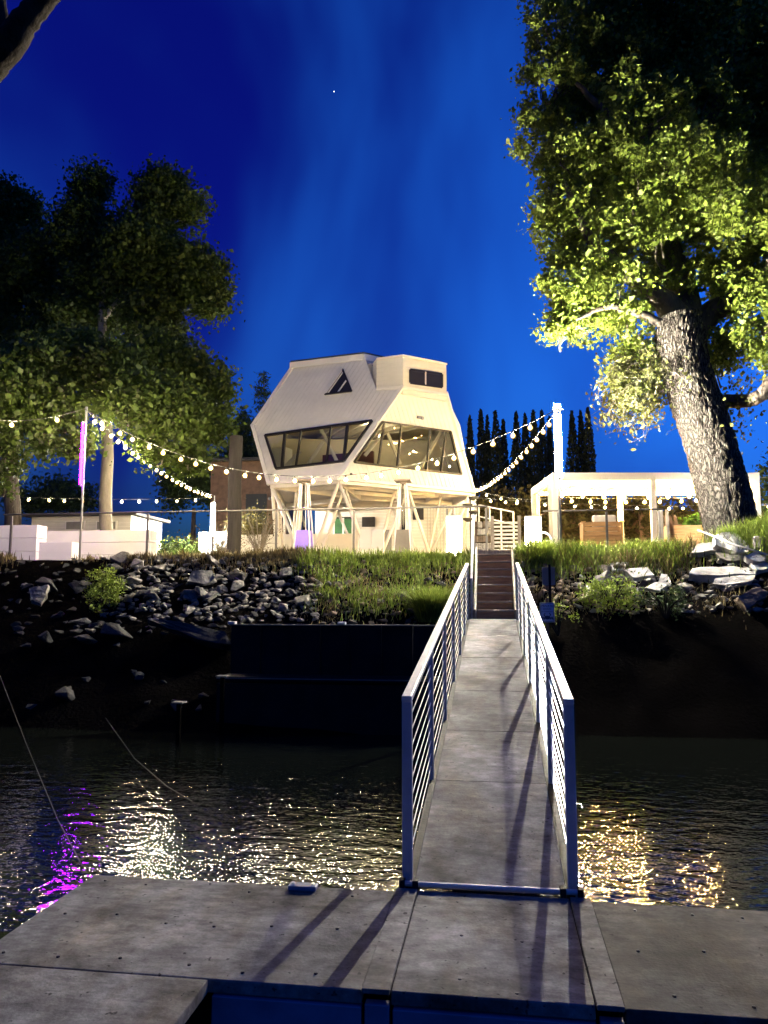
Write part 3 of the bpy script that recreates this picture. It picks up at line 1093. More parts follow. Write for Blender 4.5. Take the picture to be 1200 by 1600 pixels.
ob('door', MB().box((q0.x - 0.08, q0.y - 0.02, fl + 0.75), (0.55, 0.03, 1.42), rz=-0.25), 'white_trim', fr, bevel=0.01)
q1 = atplane(530, 700, A - NL * 2.2, NL)
ob('partition', MB().box((q1.x + 0.3, q1.y + 0.3, fl + 0.7), (2.2, 0.12, 1.4), rz=-0.25), 'interior_red', tower)
ob('inner_wall', MB().box((hc.x, hc.y + 1.2, fl + 1.2), (7.0, 0.1, 2.4), rz=0.2), 'interior_white', tower)
q2 = atplane(640, 722, A - NR * 1.6, NR)
tb = thing('dining_table', 'wooden table behind the large tower window facing right', 'table', (q2.x, q2.y, fl))
ob('table_top', MB().box((q2.x, q2.y, fl + 0.74), (1.5, 0.8, 0.05), rz=0.7), 'interior_wood', tb)
for sx in (-0.6, 0.6):
    for sy in (-0.3, 0.3):
        r_ = Matrix.Rotation(0.7, 3, 'Z') @ V((sx, sy, 0))
        ob('leg', MB().box((q2.x + r_.x, q2.y + r_.y, fl + 0.36), (0.06, 0.06, 0.72)), 'interior_wood', tb)
lp = V((hc.x + 0.6, hc.y - 1.2, ceil_z - 0.35))
lamp = thing('pendant_lamp', 'small warm lamp hanging inside the tower house', 'lamp', (lp.x, lp.y, ceil_z))
ob('cord', MB().path([(lp.x, lp.y, ceil_z), (lp.x, lp.y, lp.z + 0.08)], 0.01, 6), 'wire', lamp)
emit('pendant_glow', (1.0, 0.8, 0.5), 90)
bmi = bmesh.new()
bmesh.ops.create_icosphere(bmi, subdivisions=2, radius=0.14)
mei = bpy.data.meshes.new('pendant_globe')
bmi.to_mesh(mei)
bmi.free()
link('globe', mei, 'pendant_glow', lamp, loc=lp, smooth=True)

# ================================================================== REAR HOUSE UNDER AND BEHIND THE TOWER
RY = 36.5
r0, r1 = at(492, 860, RY), at(742, 860, RY)
rtop = at(600, 798, RY).z
rear = thing('rear_house', 'low white sided house seen beneath the tower', 'house', ((r0.x + r1.x) / 2, RY + 2, GZ))
ob('wall', MB().box(((r0.x + r1.x) / 2, RY + 2.5, (GZ + rtop) / 2 + 0.3), (r1.x - r0.x, 5, rtop - GZ + 0.9)), 'siding_rear', rear)
rr_ = ob('roof', MB().prism([(r0.x - 2.2, RY - 0.6, rtop + 0.55), (at(640, 800, RY).x, RY - 0.6, rtop + 0.55), (at(640, 800, RY).x, RY + 2.5, rtop + 1.6), (r0.x - 2.2, RY + 2.5, rtop + 1.6)], (0, 0, 0.12)), 'dark_roof', rear)
for (x0, y0, x1, y1) in ((520, 808, 553, 838),):
    p, q = at(x0, y0, RY - 0.03), at(x1, y1, RY - 0.03)
    w_ = ob('window', MB().box(((p.x + q.x) / 2, RY - 0.02, (p.z + q.z) / 2), (q.x - p.x, 0.06, p.z - q.z)), 'black_frame', rear)
    for s in (0.28, 0.72):
        ob('pane', MB().box((p.x + (q.x - p.x) * s, RY - 0.055, (p.z + q.z) / 2), ((q.x - p.x) * 0.36, 0.02, (p.z - q.z) * 0.8)), 'green_panel', w_)
    for s in (0.06, 0.5, 0.94):
        ob('frame_bar', MB().box((p.x + (q.x - p.x) * s, RY - 0.06, (p.z + q.z) / 2), (0.09, 0.05, (p.z - q.z) * 0.9)), 'white_trim', w_)
p, q = at(566, 808, RY - 0.05), at(586, 823, RY - 0.05)
ob('screen', MB().box(((p.x + q.x) / 2, RY - 0.08, (p.z + q.z) / 2), (q.x - p.x, 0.08, p.z - q.z)), 'black_frame', rear)
p, q = at(590, 828, RY - 0.05), at(612, 880, RY - 0.05)
ob('door', MB().box(((p.x + q.x) / 2, RY - 0.04, (p.z + GZ) / 2), (q.x - p.x, 0.06, p.z - GZ)), 'sign_grey', rear)
p, q = at(645, 785, RY - 0.05), at(662, 812, RY - 0.05)
ob('window', MB().box(((p.x + q.x) / 2, RY - 0.04, (p.z + q.z) / 2), (q.x - p.x, 0.06, p.z - q.z)), 'black_frame', rear)
for k in range(16):
    x = at(668 + k * 5, 800, RY).x
    if x < r1.x:
        ob('batten', MB().box((x, RY - 0.02, GZ + 1.9), (0.05, 0.05, 3.4)), 'siding_batten', rear)
# low white walls
for x0, x1, yt, Y, lab in ((375, 560, 836, 31.0, 'long low white wall beneath the left of the tower house'),
                           (312, 357, 832, 33.5, 'bright white block wall under the far white light pole'),
                           (563, 600, 828, 24.6, 'slanted white panel below the middle of the tower house')):
    p, q = at(x0, yt, Y), at(x1, yt, Y)
    w_ = thing('low_wall', lab, 'wall', ((p.x + q.x) / 2, Y, GZ))
    nb = max(2, int((q.x - p.x) / 1.2))
    for k in range(nb):
        for c in range(2):
            hh = (p.z - GZ) / 2
            ob('block', MB().box((p.x + (q.x - p.x) * (k + 0.5) / nb, Y, GZ + hh * (c + 0.5)), ((q.x - p.x) / nb - 0.008, 0.2, hh - 0.008)), 'white_wall', w_, bevel=0.005)

# ================================================================== LEFT WALLS, SHED
for x0, x1, yt, Y, lab, ncr in ((-60, 66, 823, 20.6, 'purple lit low wall at the left edge beside the railing', 3),
                                (67, 120, 848, 20.75, 'short low step of wall left of the purple light pole', 1),
                                (67, 241, 831, 22.4, 'long white low wall around the pale trunked tree', 3)):
    p, q = at(x0, yt, Y), at(x1, yt, Y)
    w_ = thing('low_wall', lab, 'wall', ((p.x + q.x) / 2, Y, GZ))
    for c in range(ncr):
        hh = (p.z - GZ) / ncr
        ob('plank', MB().box(((p.x + q.x) / 2, Y, GZ + hh * (c + 0.5)), (q.x - p.x, 0.5, hh - 0.012)), 'white_wall', w_, bevel=0.006)
p, q = at(50, 808, 30), at(205, 808, 30)
shed = thing('shed', 'low white shed with dark roof behind the pale tree trunk', 'shed', ((p.x + q.x) / 2, 32, GZ))
ob('wall', MB().box(((p.x + q.x) / 2, 31.5, (GZ + p.z) / 2), (q.x - p.x, 3, p.z - GZ)), 'siding_rear', shed)
ob('roof', MB().prism([(p.x - .3, 29.8, p.z), (q.x + .3, 29.8, p.z), (q.x + .3, 31.5, p.z + .35), (q.x + .3, 33.2, p.z), (p.x - .3, 33.2, p.z), (p.x - .3, 31.5, p.z + .35)][:2] + [(q.x + .3, 33.2, p.z), (p.x - .3, 33.2, p.z)], (0, 0, 0.12)), 'dark_roof', shed)
for x0, x1 in ((102, 132), (150, 182)):
    a_, b_ = at(x0, 814, 29.95), at(x1, 828, 29.95)
    f_ = ob('window', MB().box(((a_.x + b_.x) / 2, 29.98, (a_.z + b_.z) / 2), (b_.x - a_.x, 0.05, a_.z - b_.z)), 'white_trim', shed)
    ob('pane', MB().box(((a_.x + b_.x) / 2, 29.945, (a_.z + b_.z) / 2), ((b_.x - a_.x) * 0.86, 0.03, (a_.z - b_.z) * 0.8)), 'sign_grey', f_)

# timber piling
q = at(369, 682, 22.5)
pil = thing('timber_piling', 'thick grey timber post standing left of the tower house', 'post', (q.x, 22.5, GZ))
pmb = MB()
pmb.path([(q.x + 0.015 * math.sin(z * 2), 22.5, z) for z in np.linspace(GZ - 0.2, q.z, 12)], [0.215 - 0.015 * k / 11 for k in range(12)], 20)
ob('shaft', pmb, 'wood_post', pil, smooth=False)
# brown outbuilding beyond
p, q = at(330, 722, 46), at(440, 722, 46)
hut = thing('brown_outbuilding', 'dark brown outbuilding between the timber post and the tower', 'building', ((p.x + q.x) / 2, 48, GZ))
ob('wall', MB().box(((p.x + q.x) / 2, 48, (GZ + p.z) / 2), (q.x - p.x, 4, p.z - GZ)), 'wood_brown', hut)
ob('roof', MB().box(((p.x + q.x) / 2, 48, p.z + 0.08), (q.x - p.x + .6, 4.8, 0.16)), 'dark_roof', hut)
a_, b_ = at(384, 772, 45.9), at(415, 850, 45.9)
ob('doorway', MB().box(((a_.x + b_.x) / 2, 45.97, (a_.z + GZ) / 2), (b_.x - a_.x, 0.06, a_.z - GZ)), 'curtain_dark', hut)

# ================================================================== RAILINGS ALONG THE BANK
def railing(name, lab, pts_px, ytop, Y, post_px, cables=True):
    a, c = at(pts_px[0], ytop, Y), at(pts_px[1], ytop, Y)
    ztop = (a.z + c.z) / 2
    r = thing(name, lab, 'railing', ((a.x + c.x) / 2, Y, GZ))
    ob('top_rail', MB().path([(a.x, Y, ztop), (c.x, Y, ztop)], 0.022, 8), 'rail_dark', r, smooth=True)
    for px in post_px:
        x = at(px, ytop + 20, Y).x
        ob('post', MB().box((x, Y, (GZ + ztop) / 2 - 0.05), (0.06, 0.05, ztop - GZ + 0.02)), 'rail_dark', r, bevel=0.006)
    return r


railing('bank_railing', 'long grey metal railing on the bank in front of the tower house', (6, 762), 798, 19.6, (18, 231, 333, 432, 553, 699, 760))
railing('bank_railing', 'short metal railing on the bank in front of the pergola', (848, 1036), 797, 20.2, (873, 948, 1030))

# ================================================================== LIGHT POLES AND STRING LIGHTS
def light_pole(lab, px, ytop, Y, tube_y0, tube_y1, matname, r=0.03, tube_r=0.045, shield=None):
    top = at(px, ytop, Y)
    t0, t1 = at(px, tube_y0, Y), at(px, tube_y1, Y)
    o = thing('light_pole', lab, 'light pole', (top.x, Y, GZ))
    ob('pole', MB().path([(top.x, Y + 0.11, GZ - 0.1), (top.x, Y + 0.11, top.z)], r, 8), 'steel_grey', o, smooth=True)
    tb_ = ob('tube_light', MB().path([(top.x, Y - 0.03, t1.z), (top.x, Y - 0.03, t0.z)], tube_r, 10), matname, o, smooth=True)
    for z in (t0.z + 0.03, t1.z - 0.03):
        ob('end_cap', MB().lathe((top.x, Y - 0.03, z - 0.03), [(tube_r * 1.1, 0), (tube_r * 1.1, 0.06)], 10), 'steel_grey', tb_)
    if shield:
        a0, a1 = math.radians(shield[0]), math.radians(shield[1])
        mb = MB()
        ang = np.linspace(a0, a1, 13)
        out = [(top.x + 0.100 * math.cos(a), Y - 0.03 + 0.100 * math.sin(a), t1.z - 0.04) for a in ang]
        inn = [(top.x + 0.094 * math.cos(a), Y - 0.03 + 0.094 * math.sin(a), t1.z - 0.04) for a in reversed(ang)]
        mb.prism(out + inn, (0, 0, top.z - t1.z + 0.10))
        ob('added_back_shield', mb, 'rail_dark', tb_)  # added shield, keeps this lamp's light off the house and left trees
        bmg = bmesh.new()
        bmesh.ops.create_icosphere(bmg, subdivisions=2, radius=0.052)
        meg = bpy.data.meshes.new('added_top_globe')
        bmg.to_mesh(meg)
        bmg.free()
        ob('added_cutoff_disc', MB().lathe((top.x, Y - 0.03, top.z - 0.10), [(0.02, 0), (0.13, 0.0), (0.13, 0.008), (0.02, 0.012)], 20), 'steel_grey', tb_)  # added disc, cuts the globe's downward light to darken the bank
        link('added_top_globe', meg, 'added_globe_glow', o, loc=(top.x, Y - 0.03, top.z - 0.02), smooth=True)  # added globe where the string's first bulb shines, lights the oak crown
    return V((top.x, Y, top.z))


PL = light_pole('tall pole with a glowing purple tube light on the left bank', 132, 634, 19.3, 662, 757, 'tube_purple', tube_r=0.03)
PR = light_pole('tall pole with a glowing white tube light by the pergola', 871, 634, 18.35, 648, 745, 'tube_white', tube_r=0.032, shield=(34, 180))
PFL = light_pole('distant pole with a bright white tube light above a white wall', 334, 774, 33, 787, 838, 'tube_far', tube_r=0.09)
PFR = light_pole('distant pole beside the right edge of the tower house', 742, 764, 36, 790, 830, 'steel_grey')

bmi = bmesh.new()
bmesh.ops.create_icosphere(bmi, subdivisions=2, radius=0.028)
for v_ in bmi.verts:
    if v_.co.z > 0:
        v_.co.z *= 1.25
bulb_me = bpy.data.meshes.new('bulb')
bmi.to_mesh(bulb_me)
bmi.free()
bulb_me.materials.append(MATS['bulb_warm'])
bulb_per = bulb_me.copy()
bulb_per.materials.clear()
bulb_per.materials.append(MATS['bulb_pergola'])


gm = bpy.data.materials.new('bulb_halo')  # soft glow round each bulb, put into an added amber shell
gm.use_nodes = True
t = gm.node_tree
for n in list(t.nodes):
    t.nodes.remove(n)
g_o = t.nodes.new('ShaderNodeOutputMaterial')
g_t = t.nodes.new('ShaderNodeBsdfTransparent')
g_e = t.nodes.new('ShaderNodeEmission')
g_a = t.nodes.new('ShaderNodeAddShader')
g_t.inputs[0].default_value = (0.86, 0.80, 0.66, 1)
g_e.inputs[0].default_value = (1.0, 0.62, 0.17, 1)
g_e.inputs[1].default_value = 0.42
t.links.new(g_t.outputs[0], g_a.inputs[0])
t.links.new(g_e.outputs[0], g_a.inputs[1])
t.links.new(g_a.outputs[0], g_o.inputs[0])
gm.cycles.emission_sampling = 'NONE'
MATS['bulb_halo'] = gm
bmi = bmesh.new()
bmesh.ops.create_icosphere(bmi, subdivisions=2, radius=0.072)
halo_me = bpy.data.meshes.new('globe')
bmi.to_mesh(halo_me)
bmi.free()
halo_me.materials.append(gm)
halo_me.polygons.foreach_set('use_smooth', [True] * len(halo_me.polygons))


def string(lab, p, q, sag, n, t0=0.03, t1=0.97, me_=None):
    o = thing('string_lights', lab, 'string lights', tuple((p + q) / 2 - V((0, 0, sag))), 'string lights over the bank')
    mb = MB()

    def pt(t_):
        c = p.lerp(q, t_)
        c.z -= 4 * sag * t_ * (1 - t_)
        return c
    mb.path([pt(i / 40) for i in range(41)], 0.009, 5)
    ts = [t0 + (t1 - t0) * (i + 0.5 + random.uniform(-.12, .12)) / n for i in range(n)]
    for t_ in ts:
        c = pt(t_)
        mb.path([c, c - V((0, 0, 0.07))], 0.018, 6)
    ob('wire', mb, 'wire', o)
    for t_ in ts:
        c = pt(t_) - V((0, 0, 0.12))
        bb = link('bulb', halo_me, None, o, loc=c, rot=(random.uniform(-.2, .2), random.uniform(-.2, .2), 0))
        link('glowing_core', me_ or bulb_me, None, bb)
    return o


topL, topR = PL - V((0, 0, 0.08)), PR - V((0, 0, 0.08))
low_z = at(530, 744, 18.9).z
string('sagging string of warm bulbs across the front of the tower house', topL, topR, (topL.z + topR.z) / 2 - low_z, 26)
string('string of warm bulbs running back from the purple pole to the distant left pole', topL, PFL, 0.35, 22)
string('string of warm bulbs running back from the white pole toward the tower house', topR, PFR, 0.35, 20)
string('short string of warm bulbs leaving the left edge from the purple pole', topL, at(-160, 610, 17.5), 0.55, 4)
string('distant level string of warm bulbs across the left trees', PFL - V((0, 0, 0.1)), at(-60, 772, 33), 0.15, 13)
string('distant string of warm bulbs seen through the pergola', PFR - V((0, 0, 0.4)), at(1260, 785, 33), 0.25, 20)
string('upper distant string of warm bulbs right of the tower house', PFR, at(880, 775, 36), 0.3, 5)
string('string of warm bulbs at the right edge beyond the oak trunk', at(1150, 742, 24), at(1330, 735, 24), 0.15, 4)
string('lower string of warm bulbs at the right edge beyond the oak trunk', at(1150, 786, 26), at(1330, 785, 26), 0.1, 5)

# ================================================================== PERGOLA
PY0 = 22.6
pa, pb = at(866, 739, PY0), at(1176, 739, PY0 + 1.0)
PZ = pa.z
c_, s_ = math.cos(YAW), math.sin(YAW)
ex = V((c_, s_, 0))
ey = V((-s_, c_, 0))
PW = (V((pb.x, pb.y, 0)) - V((pa.x, pa.y, 0))).dot(ex)
PD = 3.1
O = V((pa.x, pa.y, 0))


def pp(u, v, z):
    return O + ex * u + ey * v + V((0, 0, z))


per = thing('pergola', 'white louvred pergola with string lights behind the oak', 'pergola', tuple(pp(PW / 2, PD / 2, GZ)))
for u, v in ((0, 0), (PW * 0.485, 0), (PW, 0), (0, PD), (PW * 0.485, PD), (PW, PD)):
    ob('post', MB().box(pp(u, v, (GZ + PZ) / 2), (0.15, 0.15, PZ - GZ - 0.22), rz=YAW), 'white_trim', per, bevel=0.008)
for (u0, v0), (u1, v1) in (((-0.08, 0), (PW + 0.08, 0)), ((-0.08, PD), (PW + 0.08, PD)), ((0, 0.08), (0, PD - 0.08)), ((PW, 0.08), (PW, PD - 0.08)), ((PW * 0.485, 0.08), (PW * 0.485, PD - 0.08))):
    ob('beam', MB().bar(pp(u0, v0, PZ - 0.11), pp(u1, v1, PZ - 0.11), 0.15, 0.22), 'white_trim', per, bevel=0.006)
nlv = 22
for k in range(nlv):
    u = 0.12 + (PW - 0.24) * (k + 0.5) / nlv
    cc_ = pp(u, PD / 2, PZ - 0.07)
    R = Matrix.Rotation(YAW, 3, 'Z') @ Matrix.Rotation(math.radians(25), 3, 'Y')
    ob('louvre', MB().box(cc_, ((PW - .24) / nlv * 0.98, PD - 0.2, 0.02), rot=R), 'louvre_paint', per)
for u, v in ((0.0, 0.35), (0.0, PD - 0.3), (PW - 0.05, 0.3), (PW - 0.1, PD - 0.3)):
    mb = MB()
    for i in range(8):
        z0 = GZ + 0.1 + (PZ - 0.25 - GZ - 0.1) * i / 8
        z1 = GZ + 0.1 + (PZ - 0.25 - GZ - 0.1) * (i + 1) / 8

        def wid(z):
            tt = (z - GZ) / (PZ - GZ)
            return 0.10 + 0.24 * abs(tt - 0.42) ** 1.1 * 2
        nseg = 24
        for j in range(nseg):
            def q_(jj, z):
                a = 2 * math.pi * jj / nseg
                w = wid(z) * (1 + 0.16 * math.sin(a * 6))
                return pp(u + 0.11 * math.cos(a) * (1 + 0.16 * math.sin(a * 6)), v + w * math.sin(a), z)
            mb.add([q_(j, z0), q_(j + 1, z0), q_(j + 1, z1), q_(j, z1)], [(0, 1, 2, 3)])
    ob('curtain', mb, 'fabric', per, smooth=True)
for v, z, nb, lab in ((0.5, 0.30, 9, 'front string of warm bulbs under the pergola roof'), (1.8, 0.28, 8, 'middle string of warm bulbs under the pergola roof'), (2.8, 0.30, 9, 'rear string of warm bulbs under the pergola roof')):
    string(lab, pp(0.1, v, PZ - z), pp(PW - 0.1, v, PZ - z), 0.08, nb, me_=bulb_per)

# armchair with cushion
q = at(940, 835, 21.4)
bx_ = q.x
arm = thing('wooden_armchair', 'wooden outdoor armchair with pale cushion in front of the pergola', 'armchair', (bx_, 21.4, GZ))
zc = at(940, 817, 21.4).z
Wc = 0.95
for k in range(5):
    ob('back_slat', MB().box((bx_, 21.1, zc - 0.06 - k * 0.13), (Wc, 0.03, 0.115)), 'wood_warm', arm, bevel=0.006)
for s in (-1, 1):
    ob('side_panel', MB().box((bx_ + s * (Wc / 2 + 0.03), 21.45, zc - 0.33), (0.05, 0.75, 0.62)), 'wood_warm', arm, bevel=0.008)
    ob('arm', MB().box((bx_ + s * (Wc / 2 + 0.03), 21.45, zc), (0.12, 0.8, 0.035)), 'wood_warm', arm, bevel=0.008)
ob('seat', MB().box((bx_, 21.5, zc - 0.38), (Wc, 0.7, 0.06)), 'wood_warm', arm)
ob('cushion', MB().box((bx_ + 0.05, 21.22, zc - 0.02), (0.62, 0.16, 0.42)), 'cushion', arm, bevel=0.05)
ob('seat_cushion', MB().box((bx_, 21.55, zc - 0.29), (0.85, 0.6, 0.12)), 'cushion', arm, bevel=0.04)
# planter box, lounge chair frame
q = at(1072, 822, 21.6)
plb = thing('wooden_planter', 'yellowish wooden planter box at the foot of the oak', 'planter', (q.x, 21.6, GZ))
for k in range(4):
    hh = (q.z - GZ) / 4
    ob('plank', MB().box((q.x, 21.3, GZ + hh * (k + 0.5)), (1.1, 0.03, hh - 0.012)), 'wood_warm', plb, bevel=0.004)
for s in (-1, 1):
    ob('end_panel', MB().box((q.x + s * 0.53, 21.6, (GZ + q.z) / 2), (0.04, 0.58, q.z - GZ)), 'wood_warm', plb)
ob('soil_fill', MB().box((q.x, 21.6, q.z - 0.08), (1.0, 0.56, 0.06)), 'soil', plb)
q = at(1043, 806, 21.9)
lc = thing('folding_chair', 'brown slatted folding chair leaning beside the pergola post', 'chair', (q.x, 21.9, GZ))
for k in range(4):
    ob('back_slat', MB().bar((q.x - 0.2 + k * 0.13, 21.9, q.z), (q.x - 0.05 + k * 0.13, 21.75, GZ + 0.1), 0.07, 0.025, (0, 1, 0)), 'wood_brown', lc)
for z in (0.25, 0.6):
    ob('cross_slat', MB().bar((q.x - 0.25, 21.86, q.z - z), (q.x + 0.35, 21.86, q.z - z), 0.06, 0.03), 'wood_brown', lc)
# row of short wooden posts right of the pergola rail
for n_, (px, lab) in enumerate(((1033, 'left of two thin timber stakes by the folding chair'), (1042, 'right of two thin timber stakes by the folding chair'))):
    q = at(px, 796, 21.2)
    tag(ob('timber_stake', MB().box((q.x, 21.2, (GZ + q.z) / 2), (0.08, 0.08, q.z - GZ)), 'wood_grey', bevel=0.01), lab, 'stake')
q = at(848, 845, 19.3)
rg = thing('ring_ornament', 'pale round hoop leaning by the right lantern', 'hoop', (q.x, 19.3, GZ))
ob('hoop', MB().path([(q.x + 0.23 * math.cos(a), 19.3, q.z - 0.02 + 0.23 * math.sin(a)) for a in np.linspace(0, 2 * math.pi, 25)], 0.03, 8, cap=False), 'white_wall', rg, smooth=True)
ob('hub', MB().path([(q.x - 0.22, 19.3, q.z), (q.x + 0.22, 19.3, q.z)], 0.012, 6), 'white_wall', rg)

# ================================================================== LANTERNS, GATE, HEATERS
def lantern(lab, x0, x1, y0, Y):
    p, q = at(x0, y0, Y), at(x1, y0, Y)
    cx, w, h = (p.x + q.x) / 2, q.x - p.x, p.z - GZ
    o = thing('glowing_lantern', lab, 'lantern', (cx, Y, GZ), 'glowing box lanterns at the stair head')
    ob('shade', MB().box((cx, Y, GZ + 0.06 + (h - 0.06) / 2), (w, w, h - 0.08)), 'lantern_glow', o, bevel=0.02)
    ob('base', MB().box((cx, Y, GZ + 0.02), (w * 1.04, w * 1.04, 0.08)), 'wood_grey', o)
    ob('lid', MB().box((cx, Y, GZ + h + 0.012), (w * 1.03, w * 1.03, 0.03)), 'white_trim', o)
    e = MB()
    for s in (-1, 0, 1):
        e.lathe((cx + s * 0.03, Y - w / 2 - 0.003, GZ + h * 0.5), [(0.004, -0.02), (0.017, 0.0), (0.004, 0.024)], 6)
    ob('emblem', e, 'wood_warm', o)


lantern('glowing white box lantern left of the stair head', 698, 721, 808, 19.0)
lantern('glowing white box lantern right of the stair head by the gate', 820, 845, 809, 19.0)
emit_far = MATS['lantern_glow']

GY = 22.0
p, q = at(769, 812, GY), at(811, 812, GY)
gate = thing('slatted_gate', 'grey gate of horizontal slats behind the stair head', 'gate', ((p.x + q.x) / 2, GY, GZ))
for x in (p.x, q.x):
    ob('gate_post', MB().box((x, GY, (GZ + p.z) / 2 + 0.05), (0.09, 0.09, p.z - GZ + 0.1)), 'wood_grey', gate)
ns = 10
for k in range(ns):
    z = GZ + 0.12 + (p.z - GZ - 0.16) * (k + 0.5) / ns
    ob('slat', MB().box(((p.x + q.x) / 2, GY, z), (q.x - p.x - 0.09, 0.03, (p.z - GZ - .16) / ns * 0.55)), 'siding_batten', gate, bevel=0.004)
p, q = at(739, 815, 22.3), at(767, 815, 22.3)
pln = thing('stone_planter', 'rough tan stone planter left of the slatted gate', 'planter', ((p.x + q.x) / 2, 22.3, GZ))
nrow, ncol = 6, 4
for r_ in range(nrow):
    for c in range(ncol):
        bw, bh = (q.x - p.x) / ncol, (p.z - GZ) / nrow
        ob('stone', MB().box((p.x + bw * (c + 0.5) + (0.25 * bw if r_ % 2 else 0) * 0.3, 22.3 + random.uniform(-.02, .02), GZ + bh * (r_ + 0.5)), (bw * 0.93, 0.3, bh * 0.88)), 'stone_brown' if random.random() < .6 else 'slab', pln, bevel=0.012)
# back stair rail
p, q = at(748, 789, 30), at(802, 800, 28)
br = thing('back_railing', 'white pipe railing behind the slatted gate', 'railing', ((p.x + q.x) / 2, 29, GZ))
ob('top_rail', MB().path([p, q], 0.03, 6), 'white_trim', br)
ob('mid_rail', MB().path([p - V((0, 0, .45)), q - V((0, 0, .45))], 0.025, 6), 'white_trim', br)
for t_ in (0, 0.33, 0.66, 1):
    c = p.lerp(q, t_)
    ob('post', MB().path([(c.x, c.y, GZ), c], 0.03, 6), 'white_trim', br)
# stacked planter tower
q = at(735, 800, 29.5)
sp = thing('stacked_planter', 'dark stacked planter bowls on a pole at the right corner of the tower', 'planter', (q.x, 29.5, GZ))
ob('pole', MB().path([(q.x, 29.5, GZ), (q.x, 29.5, at(735, 776, 29.5).z)], 0.03, 6), 'black_frame', sp)
for k in range(4):
    ob('bowl', MB().lathe((q.x + (0.12 if k % 2 else -0.1), 29.5, at(735, 812 - k * 11, 29.5).z), [(0.06, -0.08), (0.18, 0.0), (0.2, 0.06), (0.16, 0.07)], 10), 'curtain_dark', sp, smooth=True)


def heater(lab, px, Y, ytop, panel):
    q = at(px, ytop, Y)
    x, zt = q.x, q.z
    o = thing('patio_heater', lab, 'patio heater', (x, Y, GZ), 'pyramid patio heaters')
    wb, wm_, wt = 0.27, 0.19, 0.10
    zm = GZ + (zt - GZ) * 0.40
    for sx in (-1, 1):
        for sy in (-1, 1):
            ob('leg', MB().bar((x + sx * wb, Y + sy * wb, GZ), (x + sx * wt, Y + sy * wt, zt - 0.12), 0.035, 0.035), 'heater_frame', o)
    pa_ = []
    for sx, sy in ((0, -1), (1, 0), (0, 1), (-1, 0)):
        d = V((sx, sy, 0))
        e = V((-sy, sx, 0))
        ob('panel', MB().prism([V((x, Y, GZ + 0.05)) + d * wb + e * wb * 0.93, V((x, Y, GZ + 0.05)) + d * wb - e * wb * 0.93, V((x, Y, zm)) + d * wm_ - e * wm_ * 0.93, V((x, Y, zm)) + d * wm_ + e * wm_ * 0.93], -d * 0.01), panel, o)
    ob('glass_tube', MB().path([(x, Y, zm), (x, Y, zt - 0.12)], 0.055, 12), 'glass', o, smooth=True)
    for s in (-0.07, 0.07):
        ob('guard_rod', MB().path([(x + s * 1.4, Y - wm_, zm), (x + s * 0.7, Y - wt, zt - 0.14)], 0.012, 6), 'heater_frame', o)
    ob('burner', MB().lathe((x, Y, zt - 0.16), [(0.06, 0), (0.10, 0.05), (0.10, 0.1)], 12), 'heater_hood', o)
    ob('hood', MB().box((x, Y, zt - 0.03), (0.46, 0.46, 0.06)), 'heater_hood', o, bevel=0.015)


heater('pyramid patio heater with purple reflection painted on its base panels left of the tower struts', 476, 21.6, 750, 'heater_purple_reflection')
heater('pyramid patio heater with brown base panels near the tower centre', 630, 21.6, 750, 'heater_brown')

# ================================================================== SIGNS ON THE BANK
def textobj(name, body, size, loc, m, parent, rotz=0.0):
    cu = bpy.data.curves.new(name, 'FONT')
    cu.body = body
    cu.size = size
    cu.align_x = 'CENTER'
    cu.align_y = 'CENTER'
    cu.extrude = 0.001
    cu.resolution_u = 2
    to = bpy.data.objects.new(name + '_tmp', cu)
    COL.objects.link(to)
    dg = bpy.context.evaluated_depsgraph_get()
    me_ = bpy.data.meshes.new_from_object(to.evaluated_get(dg))
    bpy.data.objects.remove(to)
    o = link(name, me_, m, parent, loc=loc, rot=(math.pi / 2, 0, rotz))
    return o


q = at(855, 957, 13.6)
sg = thing('dock_sign', 'white sign with dark lettering and emblem on a short post', 'sign', (q.x, 13.6, gheight(q.x, 13.6)))
sw, sh = 21 * mpx(13.6), 29 * mpx(13.6)
bd = ob('board', MB().box((q.x, 13.6, q.z), (sw, 0.012, sh)), 'sign_white', sg, bevel=0.004)
ob('border', (lambda mb: [mb.box((q.x + dx, 13.592, q.z + dz), (wx, 0.004, wz)) for dx, dz, wx, wz in ((0, sh / 2 - .012, sw - .02, .008), (0, -sh / 2 + .012, sw - .02, .008), (-sw / 2 + .012, 0, .008, sh - .02), (sw / 2 - .012, 0, .008, sh - .02))] and mb)(MB()), 'sign_blue', bd)
textobj('lettering', 'PRIVATE', 0.052, (q.x, 13.59, q.z + sh * 0.33), 'sign_blue', bd)
textobj('lettering', 'DOCK', 0.046, (q.x, 13.59, q.z + sh * 0.18), 'sign_blue', bd)
textobj('lettering', 'NO TRESPASSING', 0.026, (q.x, 13.59, q.z + sh * 0.04), 'sign_blue', bd)
em = MB()
ez = q.z - sh * 0.26
em.prism([(q.x + 0.05 * math.cos(a), 13.592, ez + 0.032 * math.sin(a)) for a in np.linspace(0, 2 * math.pi, 13)[:-1]], (0, -0.003, 0))
for s in (-1, 1):
    em.path([(q.x + s * 0.03, 13.59, ez + 0.01), (q.x + s * 0.055, 13.59, ez + 0.05), (q.x + s * 0.035, 13.59, ez + 0.075)], 0.009, 6)
    for k in range(3):
        em.path([(q.x + s * 0.04, 13.59, ez - 0.005 - k * 0.012), (q.x + s * 0.085, 13.59, ez + 0.012 - k * 0.014), (q.x + s * 0.095, 13.59, ez - 0.02 - k * 0.014)], 0.006, 5)
ob('emblem', em, 'sign_blue', bd)
ob('post', MB().box((q.x, 13.63, q.z - 0.3), (0.05, 0.04, 1.1)), 'wood_brown', sg)
